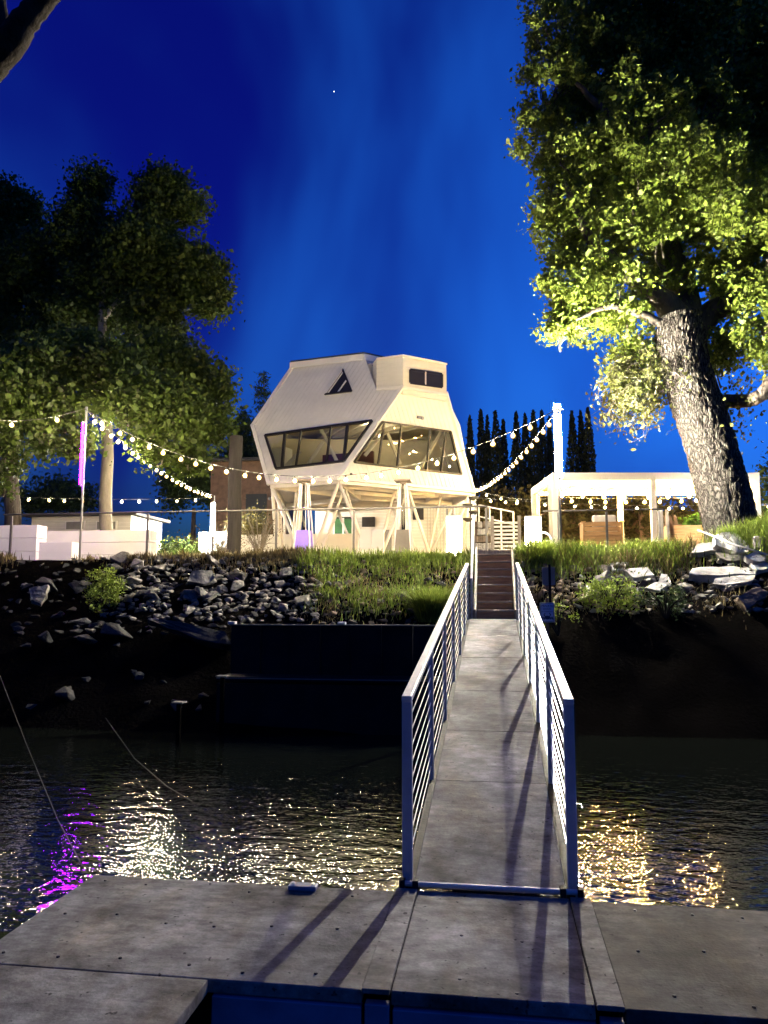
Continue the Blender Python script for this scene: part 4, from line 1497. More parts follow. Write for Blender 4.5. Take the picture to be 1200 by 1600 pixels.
q = at(857, 900, 15.4)
sg2 = thing('plain_sign', 'blank grey sign back on a dark post among the stones', 'sign', (q.x, 15.4, gheight(q.x, 15.4)))
ob('board', MB().box((q.x, 15.4, q.z), (19 * mpx(15.4), 0.012, 27 * mpx(15.4))), 'sign_grey', sg2, bevel=0.004)
ob('post', MB().box((q.x + 0.02, 15.37, q.z - 0.25), (0.045, 0.03, 0.95)), 'dark_steel', sg2)

# ================================================================== STONES ON THE BANK
def stone_mesh(seed, flat=1.0, ang=0.35):
    r_ = random.Random(seed)
    bm2 = bmesh.new()
    for _ in range(11):
        d = V((r_.gauss(0, 1), r_.gauss(0, 1), r_.gauss(0, 1))).normalized()
        bm2.verts.new(V((d.x * r_.uniform(.75, 1.1), d.y * r_.uniform(.65, 1), d.z * 0.75 * flat)))
    h_ = bmesh.ops.convex_hull(bm2, input=bm2.verts[:])
    bmesh.ops.delete(bm2, geom=[v for v in bm2.verts if not v.link_faces], context='VERTS')
    bmesh.ops.bevel(bm2, geom=bm2.edges[:], offset=0.05, segments=1, affect='EDGES')
    me_ = bpy.data.meshes.new('stone')
    bm2.to_mesh(me_)
    bm2.free()
    return me_


protos = {}
for k, mn in enumerate(('stone_grey', 'stone_brown', 'stone_dark')):
    protos[mn] = []
    for j in range(6):
        me_ = stone_mesh(100 + k * 10 + j, 0.8)
        me_.materials.append(MATS[mn])
        protos[mn].append(me_)
cnt = 0


def bank_y(px, py):
    """first hit of the ground seen through a photo pixel"""
    d = ray(px, py)
    t_ = 8.0
    for _ in range(400):
        P = EYEP + d * t_
        if P.z <= gheight(P.x, P.y):
            return P
        t_ += 0.05
    return None


def scatter(n, px0, px1, py0, py1, smin, smax, kinds, cond=None):
    global cnt
    k = 0
    tries = 0
    while k < n and tries < n * 6:
        tries += 1
        px, py = random.uniform(px0, px1), random.uniform(py0, py1)
        if cond and not cond(px, py):
            continue
        P = bank_y(px, py)
        if P is None or P.z < WZ - 0.1 or (sx0 - 0.15 < P.x < sx1 + 0.15 and P.y > SB - .3) or P.y > 19.2:
            continue
        s = random.uniform(smin, smax) * (0.5 + 1.25 * random.random() ** 3)
        mn = random.choice(kinds)
        link('stone', random.choice(protos[mn]), None, ground, loc=P + V((0, 0, s * 0.25)), rot=(random.uniform(-.6, .6), random.uniform(-.6, .6), random.uniform(0, 6.3)), scale=(s, s * random.uniform(.7, 1.1), s * random.uniform(.6, .95)))
        k += 1
        cnt += 1


scatter(105, 170, 480, 872, 962, 0.13, 0.24, ('stone_grey', 'stone_grey', 'stone_dark'))
scatter(22, 470, 650, 885, 960, 0.10, 0.18, ('stone_brown', 'stone_dark', 'stone_grey'))
scatter(22, 20, 200, 880, 1000, 0.14, 0.28, ('stone_dark', 'stone_grey'))
scatter(18, 30, 340, 980, 1110, 0.16, 0.3, ('stone_dark',))
scatter(85, 815, 960, 880, 945, 0.09, 0.17, ('stone_brown', 'stone_brown', 'stone_grey'))
scatter(48, 930, 1100, 865, 930, 0.11, 0.22, ('stone_grey', 'stone_dark', 'stone_grey'))


def rubble(lab, n, px0, px1, py0, py1, smin, smax, mn):
    mb = MB()
    k = 0
    while k < n:
        P = bank_y(random.uniform(px0, px1), random.uniform(py0, py1))
        k += 1
        if P is None or P.z < WZ or (sx0 - 0.2 < P.x < sx1 + 0.2) or P.y > 18.6:
            continue
        sz = random.uniform(smin, smax)
        me_ = random.choice(protos[mn])
        M = Matrix.Translation(P + V((0, 0, sz * 0.2))) @ Matrix.Rotation(random.uniform(0, 6.3), 4, 'Z') @ Matrix.Rotation(random.uniform(-.6, .6), 4, 'X') @ Matrix.Diagonal((sz, sz * .85, sz * .75, 1))
        mb.add([M @ v.co for v in me_.vertices], [tuple(p_.vertices) for p_ in me_.polygons])
    tag(ob('rubble', mb, mn, ground), lab, kind='stuff')


rubble('loose small grey rubble on the left bank', 420, 160, 500, 868, 972, 0.07, 0.15, 'stone_grey')
rubble('loose small dark rubble on the left bank', 260, -20, 700, 868, 1000, 0.07, 0.16, 'stone_dark')
rubble('loose small brown rubble on the right bank', 330, 812, 1000, 872, 960, 0.05, 0.12, 'stone_brown')
rubble('loose small brown rubble on the slope left of the stairs', 260, 480, 735, 880, 962, 0.05, 0.13, 'stone_brown')
rubble('loose small grey rubble under the slabs', 300, 900, 1210, 858, 960, 0.06, 0.15, 'stone_grey')


# large flat broken concrete slabs: outline in the photo, own thickness and tilt
def slab(lab, outline, Y, tilt, th=0.14, m='slab', cat='rock'):
    hit = bank_y(sum(p[0] for p in outline) / len(outline), max(p[1] for p in outline) + 3)
    if hit is not None:
        Y = min(18.4, max(14.5, hit.y - 0.05))
    c = sum((at(x, y, Y) for x, y in outline), V()) / len(outline)
    n = V((math.sin(tilt[0]), -math.cos(tilt[1]), math.sin(tilt[1]))).normalized()
    pts = [atplane(x, y, c, n) for x, y in outline]
    me_ = MB().prism(pts, -n * th).mesh('stone_slab')
    b3 = bmesh.new()
    b3.from_mesh(me_)
    bmesh.ops.triangulate(b3, faces=b3.faces[:])
    bmesh.ops.subdivide_edges(b3, edges=b3.edges[:], cuts=5, use_grid_fill=True)
    for v_ in b3.verts:
        d_ = V((noise.noise(v_.co * 3.1), noise.noise(v_.co * 3.1 + V((9, 2, 4))), noise.noise(v_.co * 3.1 + V((3, 7, 1)))))
        d2 = V((noise.noise(v_.co * 11), noise.noise(v_.co * 11 + V((9, 2, 4))), noise.noise(v_.co * 11 + V((3, 7, 1)))))
        v_.co += d_ * 0.05 + d2 * 0.022
    b3.to_mesh(me_)
    b3.free()
    o = link('stone_slab', me_, m)
    return tag(o, lab, cat)


slab('pale slanted concrete slab below the oak trunk', [(1117, 838), (1143, 829), (1170, 852), (1168, 862), (1150, 864), (1117, 851)], 17.4, (0.1, 0.75))
slab('flat pale slab just left of the slanted slab under the oak', [(1092, 849), (1131, 844), (1136, 852), (1127, 860), (1079, 862)], 17.2, (0.0, 0.9))
slab('grey slab wedged under the slanted slab', [(1118, 862), (1150, 860), (1166, 871), (1150, 876), (1125, 872)], 17.0, (-0.1, 0.8), m='stone_grey')
slab('grey slab at the right edge beneath the oak', [(1180, 838), (1203, 836), (1206, 856), (1180, 856)], 17.4, (0.1, 0.4), 0.2, 'stone_grey')
slab('pale slab at the right edge below the oak roots', [(1165, 868), (1203, 855), (1206, 876), (1180, 876)], 17.0, (0.2, 0.8))
slab('long pale ledge slab upper of two on the right bank', [(1082, 888), (1145, 884), (1178, 888), (1180, 896), (1112, 899), (1076, 897)], 16.6, (0.0, 0.95), 0.2)
slab('long tan ledge slab lower of two on the right bank', [(1118, 902), (1180, 899), (1176, 910), (1112, 911)], 16.3, (0.0, 0.95), 0.2)
slab('pale stone slab at the right edge of the ledges', [(1172, 878), (1204, 874), (1206, 888), (1180, 890)], 16.6, (0.0, 0.9), 0.2)
slab('flat grey slab in the middle of the right bank', [(950, 880), (985, 878), (975, 890), (958, 892)], 16.3, (0.0, 0.8), 0.1)
slab('flat pale slab below the middle of the right bank', [(974, 890), (1010, 887), (1023, 896), (988, 902)], 16.1, (0.0, 0.9), 0.12)
slab('broken triangular pale slab lying on the right bank', [(1008, 917), (1030, 908), (1034, 897), (1042, 899), (1050, 912), (1030, 922)], 15.8, (0.0, 0.85), 0.1)
slab('small upright pale slab among stones on the right bank', [(980, 858), (992, 855), (988, 868), (976, 868)], 16.9, (0.1, 0.4), 0.08)
slab('tilted brown slab low at the right edge', [(1152, 932), (1188, 918), (1198, 930), (1165, 950)], 15.5, (0.15, 0.6), 0.14, 'stone_brown')
slab('pinkish flat slab low on the far left bank', [(46, 918), (74, 915), (70, 932), (64, 944), (46, 938)], 16.0, (0.1, 0.7), 0.1, 'stone_grey')
slab('large grey boulder slab among the small stones of the left rubble', [(300, 893), (330, 891), (336, 904), (318, 911), (296, 908)], 16.3, (0.2, 0.5), 0.25, 'stone_grey')
slab('long dark beam like slab at the foot of the left rubble', [(230, 968), (256, 966), (352, 988), (359, 1006), (330, 1004)], 14.6, (0.0, 0.7), 0.2, 'stone_dark')
# pale pipe lying over the slabs
p, q = at(1090, 828, 17.5), at(1215, 872, 16.6)
pipe = MB().path([p, p.lerp(q, 0.5) - V((0, 0, 0.03)), q], 0.018, 8)
tag(ob('pipe', pipe, 'alu', smooth=True), 'thin pale pipe lying across the slabs under the oak', 'pipe')

# ================================================================== GRASS AND BANK PLANTS
def grass_zone(name, lab, n, px0, px1, py0, py1, h, m, clumps=40, w=0.012, lean=0.6):
    cs = []
    tries = 0
    while len(cs) < clumps and tries < clumps * 8:
        tries += 1
        P = bank_y(random.uniform(px0, px1), random.uniform(py0, py1))
        if P is not None and P.z > 0 and not (sx0 - 0.12 < P.x < sx1 + 0.12 and SB - .3 < P.y < ST + .3) and P.y < 20.5:
            cs.append(P)
    pts, hs_ = [], []
    per_ = n // max(1, len(cs))
    for c in cs:
        r_ = random.uniform(0.05, 0.30)
        hk = random.uniform(0.45, 1.35)
        for _ in range(int(per_ * random.uniform(0.5, 1.5))):
            x, y = c.x + random.gauss(0, r_), c.y + random.gauss(0, r_)
            if sx0 - 0.08 < x < sx1 + 0.08 and SB - .3 < y < ST + .3:
                continue
            pts.append((x, y, gheight(x, y) - 0.02))
            hs_.append(hk)
    o = link(name, grass_mesh(name, np.array(pts), h * np.array(hs_), w, lean), m)
    return tag(o, lab, 'grass', kind='stuff')


grass_zone('grass', 'bright green grass along the bank top left of the stairs', 5200, 470, 738, 862, 886, 0.18, 'grass_blade', 75)
grass_zone('grass', 'thin green grass on the bank slope left of the stairs', 3000, 500, 735, 890, 960, 0.17, 'grass_blade', 55)
grass_zone('grass', 'low dry ground cover on the bank slope left of the stairs', 5000, 480, 735, 870, 960, 0.09, 'grass_dry', 110, 0.014, 1.2)
grass_zone('grass', 'dry grass fringe along the left bank top', 7000, -40, 480, 859, 874, 0.16, 'grass_dry', 190)
grass_zone('grass', 'tall bright grass on the bank in front of the pergola', 9000, 815, 1060, 850, 878, 0.27, 'grass_blade', 75, 0.013, 0.8)
grass_zone('grass', 'dry stems among the grass in front of the pergola', 3500, 815, 1080, 850, 890, 0.26, 'grass_dry', 60, 0.011, 0.9)
grass_zone('grass', 'green grass around the oak base', 7000, 1040, 1230, 826, 850, 0.3, 'grass_blade', 90)
grass_zone('grass', 'sparse dark weeds low on the right bank', 1300, 820, 1180, 915, 950, 0.14, 'grass_dry', 60, 0.01, 1.1)


def tuft(lab, px, py, n, h, rad, m):
    P = bank_y(px, py)
    a = rng.uniform(0, 2 * math.pi, n)
    r_ = rad * np.sqrt(rng.random(n))
    pts = np.stack([P.x + r_ * np.cos(a), P.y + r_ * np.sin(a), np.full(n, P.z - 0.05)], 1)
    me_ = grass_mesh('grass_tuft', pts, h, 0.011, 1.1)
    tag(link('grass_tuft', me_, m), lab, 'grass tuft')


tuft('large round grass tuft low on the bank beside the gangway', 676, 968, 2600, 0.62, 0.30, 'grass_blade')
tuft('spiky grass tuft right of the stair head', 842, 878, 900, 0.5, 0.2, 'grass_blade')


def shrub(name, lab, P, r_, n, leaf, m, stems=9, cat='shrub', up=1.0, stem_m='bark_dark'):
    o = thing(name, lab, cat, tuple(P))
    mb = MB()
    tips = []
    for k in range(stems):
        a = random.uniform(0, 6.28)
        d = V((math.cos(a) * r_[0] * random.uniform(.2, .95), math.sin(a) * r_[1] * random.uniform(.2, .95), r_[2] * random.uniform(1.0, 1.9)))
        mid = P + V((d.x * 0.35, d.y * 0.35, d.z * 0.55))
        mb.path([P - V((0, 0, .1)), mid, P + d], [0.02, 0.012, 0.005], 5)
        tips.append(P + d)
        for _ in range(3):
            t_ = P + V((d.x * random.uniform(.5, 1.3), d.y * random.uniform(.5, 1.3), d.z * random.uniform(.5, 1.05)))
            mb.path([mid, mid.lerp(t_, .6), t_], [0.009, 0.006, 0.003], 4)
            tips.append(t_)
    ob('stems', mb, stem_m, o)
    c = np.array(P) + np.array([0, 0, r_[2]])
    pts = crown_points([(c, r_)], max(8, n // 40), 40, max(r_) * 0.35, 0.3)
    link('foliage', leaves_mesh('foliage', pts, leaf), m, o)
    return o


P = bank_y(160, 955)
shrub('round_bush', 'small round green bush on the dark left bank', P, (0.42, 0.42, 0.5), 1900, 0.06, 'leaf_oak')
P = bank_y(955, 962)
shrub('bank_shrub', 'low spreading yellowish shrub on the right bank', P, (0.75, 0.5, 0.38), 1900, 0.06, 'leaf_oak')
P = bank_y(1040, 965)
shrub('bank_shrub', 'dark leafy shrub low on the right bank under the slabs', P, (0.6, 0.5, 0.35), 900, 0.06, 'leaf_dark')
P = bank_y(872, 985)
shrub('bank_shrub', 'sparse weedy shrub right of the white sign', P, (0.5, 0.4, 0.3), 500, 0.05, 'leaf_oak')
q = at(1085, 810, 22.2)
shrub('potted_plant', 'bright green leafy plant in the planter beside the oak', V((q.x, 22.2, GZ + 0.3)), (0.55, 0.5, 0.55), 1400, 0.1, 'leaf_bright', cat='plant')
for px, r_, n, m, lab in ((405, (0.8, 0.8, 0.95), 700, 'leaf_olive', 'bare golden shrub right of the timber post'),
                          (345, (0.7, 0.7, 0.9), 600, 'leaf_olive', 'bare golden shrub left of the timber post')):
    q = at(px, 830, 23.5 if px > 380 else 25)
    shrub('bare_shrub', lab, V((q.x, q.y, GZ)), r_, n, 0.05, m, stems=26, stem_m='twig')
for px, Y, w, h, lab in ((272, 33, 1.6, 1.9, 'dark green bush behind the railing left of the far light pole'), (310, 38, 1.8, 2.6, 'tall olive bush behind the distant left pole'), (396, 33, 1.5, 3.3, 'yellowish bush below the brown outbuilding')):
    q = at(px, 830, Y)
    shrub('garden_bush', lab, V((q.x, Y, GZ)), (w, w, h / 2), 3200, 0.12, 'leaf_olive' if px > 300 else 'leaf_left', stems=12)

# ================================================================== TREES
def limb(mb, pts, rads, n=10, wob=0.03, sub=5):
    P = [V(p) for p in pts]
    out, ro = [], []
    for i in range(len(P) - 1):
        p0, p1, p2, p3 = P[max(i - 1, 0)], P[i], P[i + 1], P[min(i + 2, len(P) - 1)]
        for s in range(sub):
            t_ = s / sub
            c = 0.5 * ((2 * p1) + (p2 - p0) * t_ + (2 * p0 - 5 * p1 + 4 * p2 - p3) * t_ ** 2 + (3 * p1 - p0 - 3 * p2 + p3) * t_ ** 3)
            out.append(c + V((random.uniform(-wob, wob), random.uniform(-wob, wob), 0)))
            ro.append(rads[i] + (rads[i + 1] - rads[i]) * t_)
    out.append(P[-1])
    ro.append(rads[-1])
    mb.path(out, ro, n)
    return out


# --- big oak on the right
TY = 20.4
oak = thing('oak_tree', 'huge leaning oak with gnarled trunk and lit leafy crown', 'tree', tuple(at(1140, 878, TY)))
cl_px = [(1153, 885, 84), (1144, 825, 77), (1131, 770, 74), (1111, 700, 73), (1093, 645, 72), (1077, 600, 70), (1065, 555, 70), (1061, 520, 72), (1063, 495, 62)]
tw_pts = [at(x, y, TY - 0.012 * (885 - y) * 0.15) for x, y, w in cl_px]
tw_r = [w * mpx(TY) / 2 for x, y, w in cl_px]
# finely ridged bark
dense, dr = [], []
for i in range(len(tw_pts) - 1):
    for s in range(34):
        t_ = s / 34
        dense.append(tw_pts[i].lerp(tw_pts[i + 1], t_))
        dr.append(tw_r[i] + (tw_r[i + 1] - tw_r[i]) * t_)
dense.append(tw_pts[-1])
dr.append(tw_r[-1])
for _ in range(30):
    dense = [dense[0]] + [(dense[i - 1] + dense[i] * 2 + dense[i + 1]) / 4 for i in range(1, len(dense) - 1)] + [dense[-1]]
NSEG = 150
vs, fs = [], []
for i, (c, r_) in enumerate(zip(dense, dr)):
    for k in range(NSEG):
        a = 2 * math.pi * k / NSEG
        d = V((math.cos(a), math.sin(a), 0.18 * math.cos(a)))
        hgt = i / len(dense)
        wrp = 0.35 * noise.noise(V((math.cos(a) * 2, math.sin(a) * 2, c.z * 1.3 + 9)))
        vd = noise.voronoi(V((math.cos(a + wrp) * 4.6, math.sin(a + wrp) * 4.6, c.z * 2.4)))[0]
        rid = min(1.0, (vd[1] - vd[0]) * 3.2)
        vd2 = noise.voronoi(V((math.cos(a + wrp) * 9.5, math.sin(a + wrp) * 9.5, c.z * 5.5 + 4)))[0]
        rid2 = min(1.0, (vd2[1] - vd2[0]) * 2.6)
        fl_ = 1 + 0.3 * max(0, 0.12 - hgt) / 0.12 * (0.6 + 0.5 * math.cos(a * 5 + 1))
        rr2 = r_ * fl_ * (0.94 + 0.055 * rid + 0.035 * rid2 + 0.06 * noise.noise(V((math.cos(a) * 1.5, math.sin(a) * 1.5, c.z * 0.6))))
        vs.append(c + V((d.x * rr2, d.y * rr2, d.z * rr2 * 0.5)))
for i in range(len(dense) - 1):
    for k in range(NSEG):
        a, b2 = i * NSEG + k, i * NSEG + (k + 1) % NSEG
        fs.append((a, b2, b2 + NSEG, a + NSEG))
ob('trunk', MB().add(vs, fs), 'bark_oak', oak, smooth=True)
limbs = [
    ([(1072, 525, TY), (1050, 485, TY - .3), (1010, 450, TY - .6), (960, 410, TY - .9), (915, 360, TY - 1), (880, 280, TY - 1)], [.42, .34, .26, .2, .13, .05]),
    ([(1074, 525, TY), (1064, 450, TY + .3), (1040, 380, TY + .3), (1030, 280, TY), (1010, 170, TY), (960, 60, TY)], [.5, .42, .36, .28, .2, .08]),
    ([(1080, 530, TY), (1110, 490, TY), (1150, 470, TY - .4), (1200, 430, TY - .7), (1240, 330, TY - 1)], [.4, .32, .26, .2, .1]),
    ([(1098, 640, TY), (1128, 628, TY - .3), (1168, 626, TY - .6), (1188, 618, TY - .8), (1202, 598, TY - .9), (1230, 560, TY - 1)], [.22, .19, .17, .17, .14, .08]),
    ([(1186, 618, TY - .8), (1215, 612, TY - .9), (1260, 600, TY - 1)], [.15, .12, .08]),
    ([(1070, 540, TY - .2), (1040, 512, TY - .7), (1000, 490, TY - 1), (950, 480, TY - 1.2), (900, 500, TY - 1.3)], [.16, .13, .1, .07, .03]),
    ([(1035, 330, TY), (1080, 240, TY - .5), (1130, 140, TY - 1), (1150, 40, TY - 1)], [.24, .2, .14, .06]),
    ([(1020, 250, TY), (960, 190, TY - .6), (900, 130, TY - 1)], [.2, .14, .05]),
    ([(1140, 475, TY - .3), (1160, 420, TY + .5), (1150, 340, TY + 1)], [.18, .13, .05]),
]
for pts_, rads_ in limbs:
    mb = MB()
    limb(mb, [at(x, y, Y) for x, y, Y in pts_], rads_, 10, 0.03)
    ob('limb', mb, 'bark', oak, smooth=True)
k = mpx(TY)
olobes = []
for x, y, Y, r_ in ((885, 60, 20.5, 80), (870, 140, 20.5, 78), (860, 225, 20.5, 66), (905, 190, 21, 80), (895, 320, 20.2, 74), (880, 360, 20, 52), (925, 380, 20.2, 76), (900, 430, 19.8, 62), (880, 480, 19.8, 42),
                    (875, 515, 19.7, 26), (960, 460, 20, 70), (920, 490, 19.9, 45), (985, 520, 20, 50), (1000, 580, 20.4, 40), (965, 560, 20.3, 26), (960, 110, 21, 120), (960, 270, 21, 100), (1030, 60, 21, 130), (1050, 200, 21.5, 130),
                    (1040, 330, 21.5, 100), (1000, 400, 21, 75), (1130, 90, 21, 140), (1150, 220, 21, 130), (1150, 340, 20.8, 105), (1190, 420, 20, 80), (1190, 500, 19.6, 55), (1195, 560, 19.6, 36), (1140, 440, 20.8, 46), (1130, 570, 20.6, 42), (1110, 545, 20.8, 40),
                    (1260, 150, 21, 170), (1260, 350, 20.5, 130), (1250, 500, 19.8, 80), (1080, -60, 21, 180), (900, -40, 21, 100), (1230, -60, 21, 180), (1070, 440, 20.4, 38), (1095, 160, 19.3, 80), (1060, 265, 19.3, 85), (985, 330, 19.3, 62), (1000, 190, 19.2, 75), (1120, 300, 19.3, 70), (950, 240, 19.3, 60), (1150, 90, 19.2, 80), (1040, 390, 19.5, 45), (900, 250, 19.6, 50)):
    c = at(x, y, Y)
    olobes.append((np.array(c), (r_ * k, r_ * k * 1.15, r_ * k)))
pts = crown_points(olobes, 3700, 92, 0.36, 0.5)
link('crown', leaves_mesh('crown', pts, 0.105, 0.3, 0.7), 'leaf_oak', oak)
twig_part(oak, 900, 'bark', 0.035)
# drooping sprays with pale bare twigs under the lit side
mb = MB()
tl = []
for _ in range(120):
    p_ = at(random.uniform(985, 1055), random.uniform(540, 615), TY - random.uniform(-0.2, 0.8))
    d_ = V((random.uniform(-1.0, -0.1), random.uniform(-.4, .4), random.uniform(-.1, .5))).normalized()
    seg = random.uniform(0.14, 0.30)
    chain = [p_.copy()]
    for k in range(5):
        d_ = (d_ + V((random.gauss(0, .35), random.gauss(0, .25), random.gauss(-.42, .25)))).normalized()
        p_ = p_ + d_ * seg
        chain.append(p_.copy())
        if k > 0:
            e2 = p_ + V((random.gauss(-.08, .12), random.gauss(0, .1), random.gauss(-.12, .1)))
            mb.path([p_, p_.lerp(e2, .5) + V((random.gauss(0, .03), 0, random.gauss(0, .03))), e2], [0.006, 0.005, 0.002], 4)
            tl.append(e2)
        tl.append(p_.copy())
    mb.path(chain, [0.013, 0.011, 0.009, 0.007, 0.005, 0.003], 5)
ob('hanging_twigs', mb, 'twig', oak)
tl = np.repeat(np.array([tuple(p) for p in tl]), 5, axis=0) + rng.normal(size=(len(tl) * 5, 3)) * 0.11
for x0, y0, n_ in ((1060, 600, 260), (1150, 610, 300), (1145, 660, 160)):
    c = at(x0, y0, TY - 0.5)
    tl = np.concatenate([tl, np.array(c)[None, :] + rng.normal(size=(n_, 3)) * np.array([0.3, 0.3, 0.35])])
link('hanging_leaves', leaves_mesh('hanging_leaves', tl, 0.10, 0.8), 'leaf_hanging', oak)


# --- left trees
def big_tree(name, lab, base, trunk_px, lobes_px, Y, nclump, per_, leaf, m, bark='bark_pale', cr=0.55, branches=()):
    o = thing(name, lab, 'tree', tuple(base))
    mb = MB()
    limb(mb, [at(x, y, Y) for x, y, w in trunk_px], [w * mpx(Y) / 2 for x, y, w in trunk_px], 12, 0.02)
    ob('trunk', mb, bark, o, smooth=True)
    for br_ in branches:
        mb = MB()
        limb(mb, [at(x, y, Y) for x, y, w in br_], [w * mpx(Y) / 2 for x, y, w in br_], 8, 0.03)
        ob('limb', mb, bark, o, smooth=True)
    k_ = mpx(Y)
    lb = []
    for x, y, r_, dy in lobes_px:
        kk = k_ * (Y + dy) / Y
        lb.append((np.array(at(x, y, Y + dy)), (r_ * kk, r_ * kk * 0.9, r_ * kk)))
    pts_ = crown_points(lb, nclump, per_, cr, 0.45)
    link('crown', leaves_mesh('crown', pts_, leaf, 0.2, 0.72), m, o)
    twig_part(o, 500, bark, 0.045)
    return o


LY = 27.0
big_tree('maple_tree', 'pale trunked tree by the purple pole with lit lower leaves', at(165, 890, LY),
         [(167, 895, 24), (166, 830, 21), (165, 770, 20), (168, 700, 19), (165, 640, 18), (160, 560, 16), (160, 480, 13), (170, 400, 8)],
         [(138, 290, 36, 0), (128, 360, 55, 0), (250, 310, 44, 0), (290, 325, 32, 0), (265, 290, 28, 0), (220, 400, 80, 0), (300, 430, 55, 0), (330, 470, 32, 0), (160, 460, 80, 1), (240, 500, 55, 0), (260, 580, 68, -3.0),
          (320, 610, 48, -2.5), (180, 590, 70, -4.5), (120, 560, 55, -4.5), (280, 645, 46, -5.5), (230, 625, 46, -6), (325, 665, 35, -3.5), (95, 635, 38, -6.2), (120, 690, 24, -6), (200, 640, 32, -6.4), (245, 700, 26, -3.5), (295, 715, 28, -2.5), (60, 400, 45, 1), (230, 690, 24, -1.5), (75, 690, 26, -1.8)],
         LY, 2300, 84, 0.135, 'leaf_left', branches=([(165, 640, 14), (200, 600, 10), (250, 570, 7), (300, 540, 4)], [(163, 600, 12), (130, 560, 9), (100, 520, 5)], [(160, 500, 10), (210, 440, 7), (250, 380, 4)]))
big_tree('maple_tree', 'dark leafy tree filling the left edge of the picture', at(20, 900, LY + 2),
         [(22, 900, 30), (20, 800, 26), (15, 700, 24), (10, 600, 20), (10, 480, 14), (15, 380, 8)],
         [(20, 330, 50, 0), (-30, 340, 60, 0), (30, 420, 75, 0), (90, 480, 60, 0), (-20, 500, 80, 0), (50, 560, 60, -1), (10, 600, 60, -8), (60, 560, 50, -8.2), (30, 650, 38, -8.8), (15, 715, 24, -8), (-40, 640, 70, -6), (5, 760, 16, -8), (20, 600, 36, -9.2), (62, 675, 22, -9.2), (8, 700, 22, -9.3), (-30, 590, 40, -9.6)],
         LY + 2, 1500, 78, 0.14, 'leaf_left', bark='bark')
# darker trees farther back
for x, y, w, h, Y, lab in ((375, 700, 60, 150, 52, 'dark tree behind the maple left of the tower house'), (300, 735, 90, 120, 50, 'broad dark tree behind the distant left pole'), (90, 770, 130, 60, 55, 'dark treeline tree behind the shed')):
    q = at(x, 900, Y)
    k_ = mpx(Y)
    o = thing('background_tree', lab, 'tree', (q.x, Y, GZ))
    top = at(x, y - h / 2, Y).z
    ob('trunk', MB().path([(q.x, Y, GZ), (q.x, Y, (GZ + top) / 2)], [0.3, 0.12], 8), 'bark', o)
    c = at(x, y, Y)
    pts_ = crown_points([(np.array(c), (w / 2 * k_, w / 2 * k_, h / 2 * k_)), (np.array(c) - np.array([w * k_ * .3, 0, h * k_ * .25]), (w * .4 * k_, w * .4 * k_, h * .35 * k_)), (np.array(c) + np.array([w * k_ * .25, 0, -h * k_ * .25]), (w * .4 * k_, w * .4 * k_, h * .35 * k_))], 170, 40, 0.9, 0.3)
    link('crown', leaves_mesh('crown', pts_, 0.25), 'leaf_dark', o)
# feathery conifer by the tower
q = at(416, 900, 48)
con = thing('conifer_tree', 'thin feathery conifer rising behind the left of the tower house', 'tree', (q.x, 48, GZ))
ctop = at(412, 580, 48)
ob('trunk', MB().path([(q.x, 48, GZ), tuple(ctop)], [0.2, 0.02], 8), 'bark', con)
cp = []
for _ in range(260):
    t_ = random.random() ** 0.8
    z = ctop.z - t_ * 8.5
    r_ = 0.15 + 1.1 * t_ ** 0.7
    a = random.uniform(0, 6.28)
    rr2 = r_ * random.uniform(.3, 1)
    c = V((ctop.x + rr2 * math.cos(a), 48 + rr2 * math.sin(a), z - rr2 * 0.3))
    for _ in range(12):
        cp.append((c.x + random.gauss(0, .16), c.y + random.gauss(0, .16), c.z + random.gauss(0, .09)))
link('crown', leaves_mesh('crown', np.array(cp), 0.2, 0.2, 0.35), 'leaf_dark', con)


def cypress(lab, px, ytop, w, Y):
    top = at(px, ytop, Y)
    o = thing('cypress_tree', lab, 'tree', (top.x, Y, GZ), 'row of cypresses behind the pergola')
    ob('trunk', MB().path([(top.x, Y, GZ), (top.x, Y, top.z - 1)], [0.18, 0.03], 6), 'bark', o)
    H_ = top.z - GZ
    R_ = w * mpx(Y) / 2 * 1.35
    n = 5200
    t_ = rng.random(n) ** 0.75
    prof = np.minimum(1, (t_ / 0.55)) ** 0.75 * (1 - 0.25 * np.maximum(0, t_ - 0.75) / 0.25)
    a = rng.uniform(0, 2 * math.pi, n)
    rad = R_ * (0.06 + prof) * np.sqrt(rng.uniform(0.35, 1.1, n)) * (1 + 0.18 * np.sin(a * 3 + t_ * 14))
    pts_ = np.stack([top.x + rad * np.cos(a), Y + rad * np.sin(a), top.z - t_ * (H_ - 0.4)], 1)
    link('crown', leaves_mesh('crown', pts_, 0.26, -1.6, 0.4), 'leaf_cypress', o)


cyp = [(734, 650, 15, 58), (751, 640, 17, 60), (761, 648, 13, 63), (774, 641, 20, 60), (786, 655, 15, 64), (806, 643, 18, 60), (820, 646, 18, 62), (833, 640, 18, 60), (846, 641, 17, 63), (858, 650, 14, 66), (893, 641, 19, 60), (907, 641, 17, 62), (918, 638, 19, 60)]
nth = ['first', 'second', 'third', 'fourth', 'fifth', 'sixth', 'seventh', 'eighth', 'ninth', 'tenth', 'eleventh', 'twelfth', 'rightmost']
for (x, y, w, Y), nn_ in zip(cyp, nth):
    cypress(('%s slender dark cypress counted from the tower house rightward' % nn_) if nn_ != 'rightmost' else 'rightmost slender dark cypress, standing right of the white pole', x, y, w, Y)

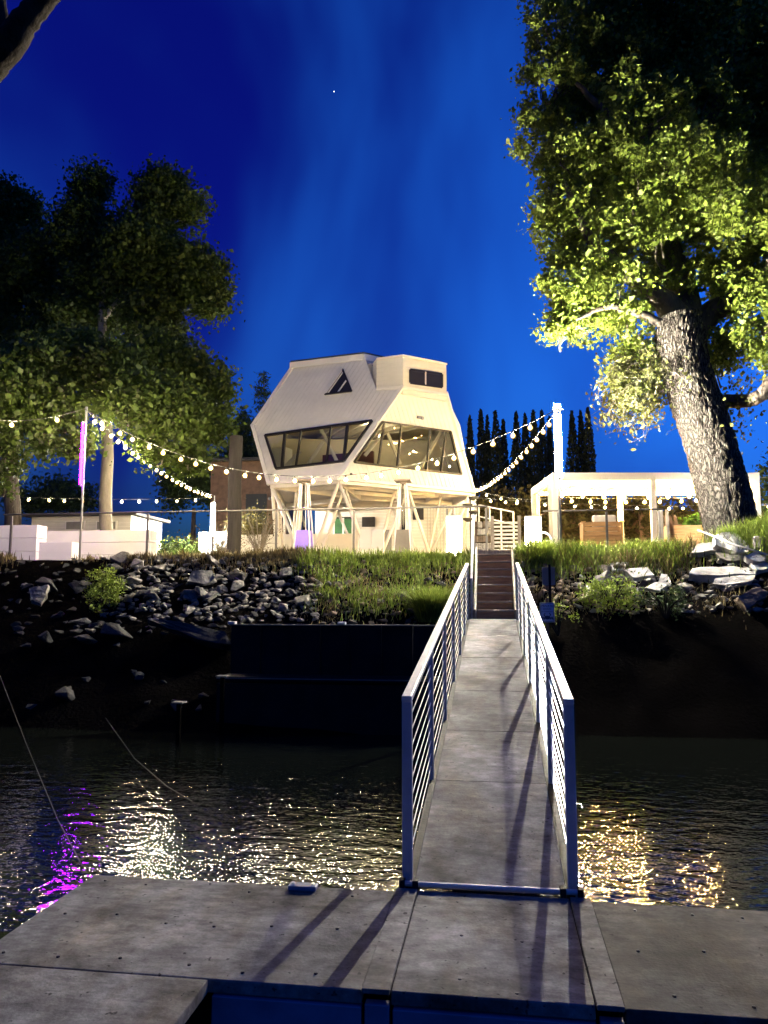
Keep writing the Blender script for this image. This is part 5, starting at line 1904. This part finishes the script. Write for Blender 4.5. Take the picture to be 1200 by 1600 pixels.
# hedge closing the garden at the back
for x0, x1, yt, Y, lab in ((742, 1010, 770, 42, 'long clipped olive hedge behind the pergola'), (1000, 1330, 780, 40, 'dark hedge behind the oak at the right edge')):
    p, q = at(x0, yt, Y), at(x1, yt, Y)
    o = thing('hedge', lab, 'hedge', ((p.x + q.x) / 2, Y, GZ))
    n = 9000
    pts_ = np.stack([rng.uniform(p.x, q.x, n), Y + rng.normal(size=n) * 0.35 - 0.3, GZ + (p.z - GZ) * rng.random(n) * (1 + 0.06 * rng.normal(size=n))], 1)
    link('foliage', leaves_mesh('foliage', pts_, 0.24), 'leaf_olive', o)
    ob('stems', MB().box(((p.x + q.x) / 2, Y + 0.4, (GZ + p.z) / 2 - 0.3), (q.x - p.x, 0.3, p.z - GZ - 0.6)), 'wood_brown', o)
q = at(1192, 735, 36)
o = thing('background_tree', 'dark tree top at the right edge beyond the pergola', 'tree', (q.x + 0.6, 36, GZ))
ob('trunk', MB().path([(q.x + 0.6, 36, GZ), (q.x + 0.6, 36, q.z)], [0.25, 0.1], 8), 'bark', o)
link('crown', leaves_mesh('crown', crown_points([(np.array(q) + np.array([.6, 0, 0]), (0.9, .9, 1.0)), (np.array(q) + np.array([.9, 0, -1.4]), (1.2, 1, 1.2))], 80, 36, .6, .3), 0.2), 'leaf_dark', o)

# --- overhanging limb at the top left corner, near the camera
ovh = thing('overhanging_limb', 'thick bare tree limb crossing the top left corner', 'branch', tuple(at(-60, 180, 6.0)))
mb = MB()
limb(mb, [at(-160, 230, 6.3), at(-40, 120, 6.1), at(10, 70, 6.0), at(50, 20, 5.95), at(95, -30, 5.9), at(170, -90, 5.9)], [.2, .17, .14, .11, .10, .07], 16, 0.012, 7)
ob('limb', mb, 'bark_dark', ovh, smooth=True)
mb = MB()
limb(mb, [at(5, 78, 6.0), at(0, 20, 6.0), at(-5, -40, 6.0)], [.1, .07, .05], 12, 0.01)
ob('side_branch', mb, 'bark_dark', ovh, smooth=True)

# ================================================================== ROPES AND STAR
tag(ob('mooring_line', MB().path([at(-10, 1030, 10.5), at(40, 1160, 8.0), at(90, 1280, 6.2), at(128, 1352, 5.0), (-2.50, 4.72, 0.03)], 0.004, 6), 'rope'), 'thin mooring line running from the dock corner into the dark', 'rope')
tag(ob('mooring_line', MB().path([at(165, 1122, 10.5), at(210, 1185, 9.0), at(260, 1228, 8.2), at(300, 1252, 7.7)], 0.0045, 6), 'rope'), 'faint rope dipping into the black water left of centre', 'rope')
emit('starlight', (0.9, 0.95, 1.0), 8.0)
bmi = bmesh.new()
bmesh.ops.create_icosphere(bmi, subdivisions=1, radius=0.5)
mei = bpy.data.meshes.new('star')
bmi.to_mesh(mei)
bmi.free()
tag(link('star', mei, 'starlight', loc=at(522, 143, 900)), 'tiny bright star in the upper sky', 'star')
print('stones', cnt)
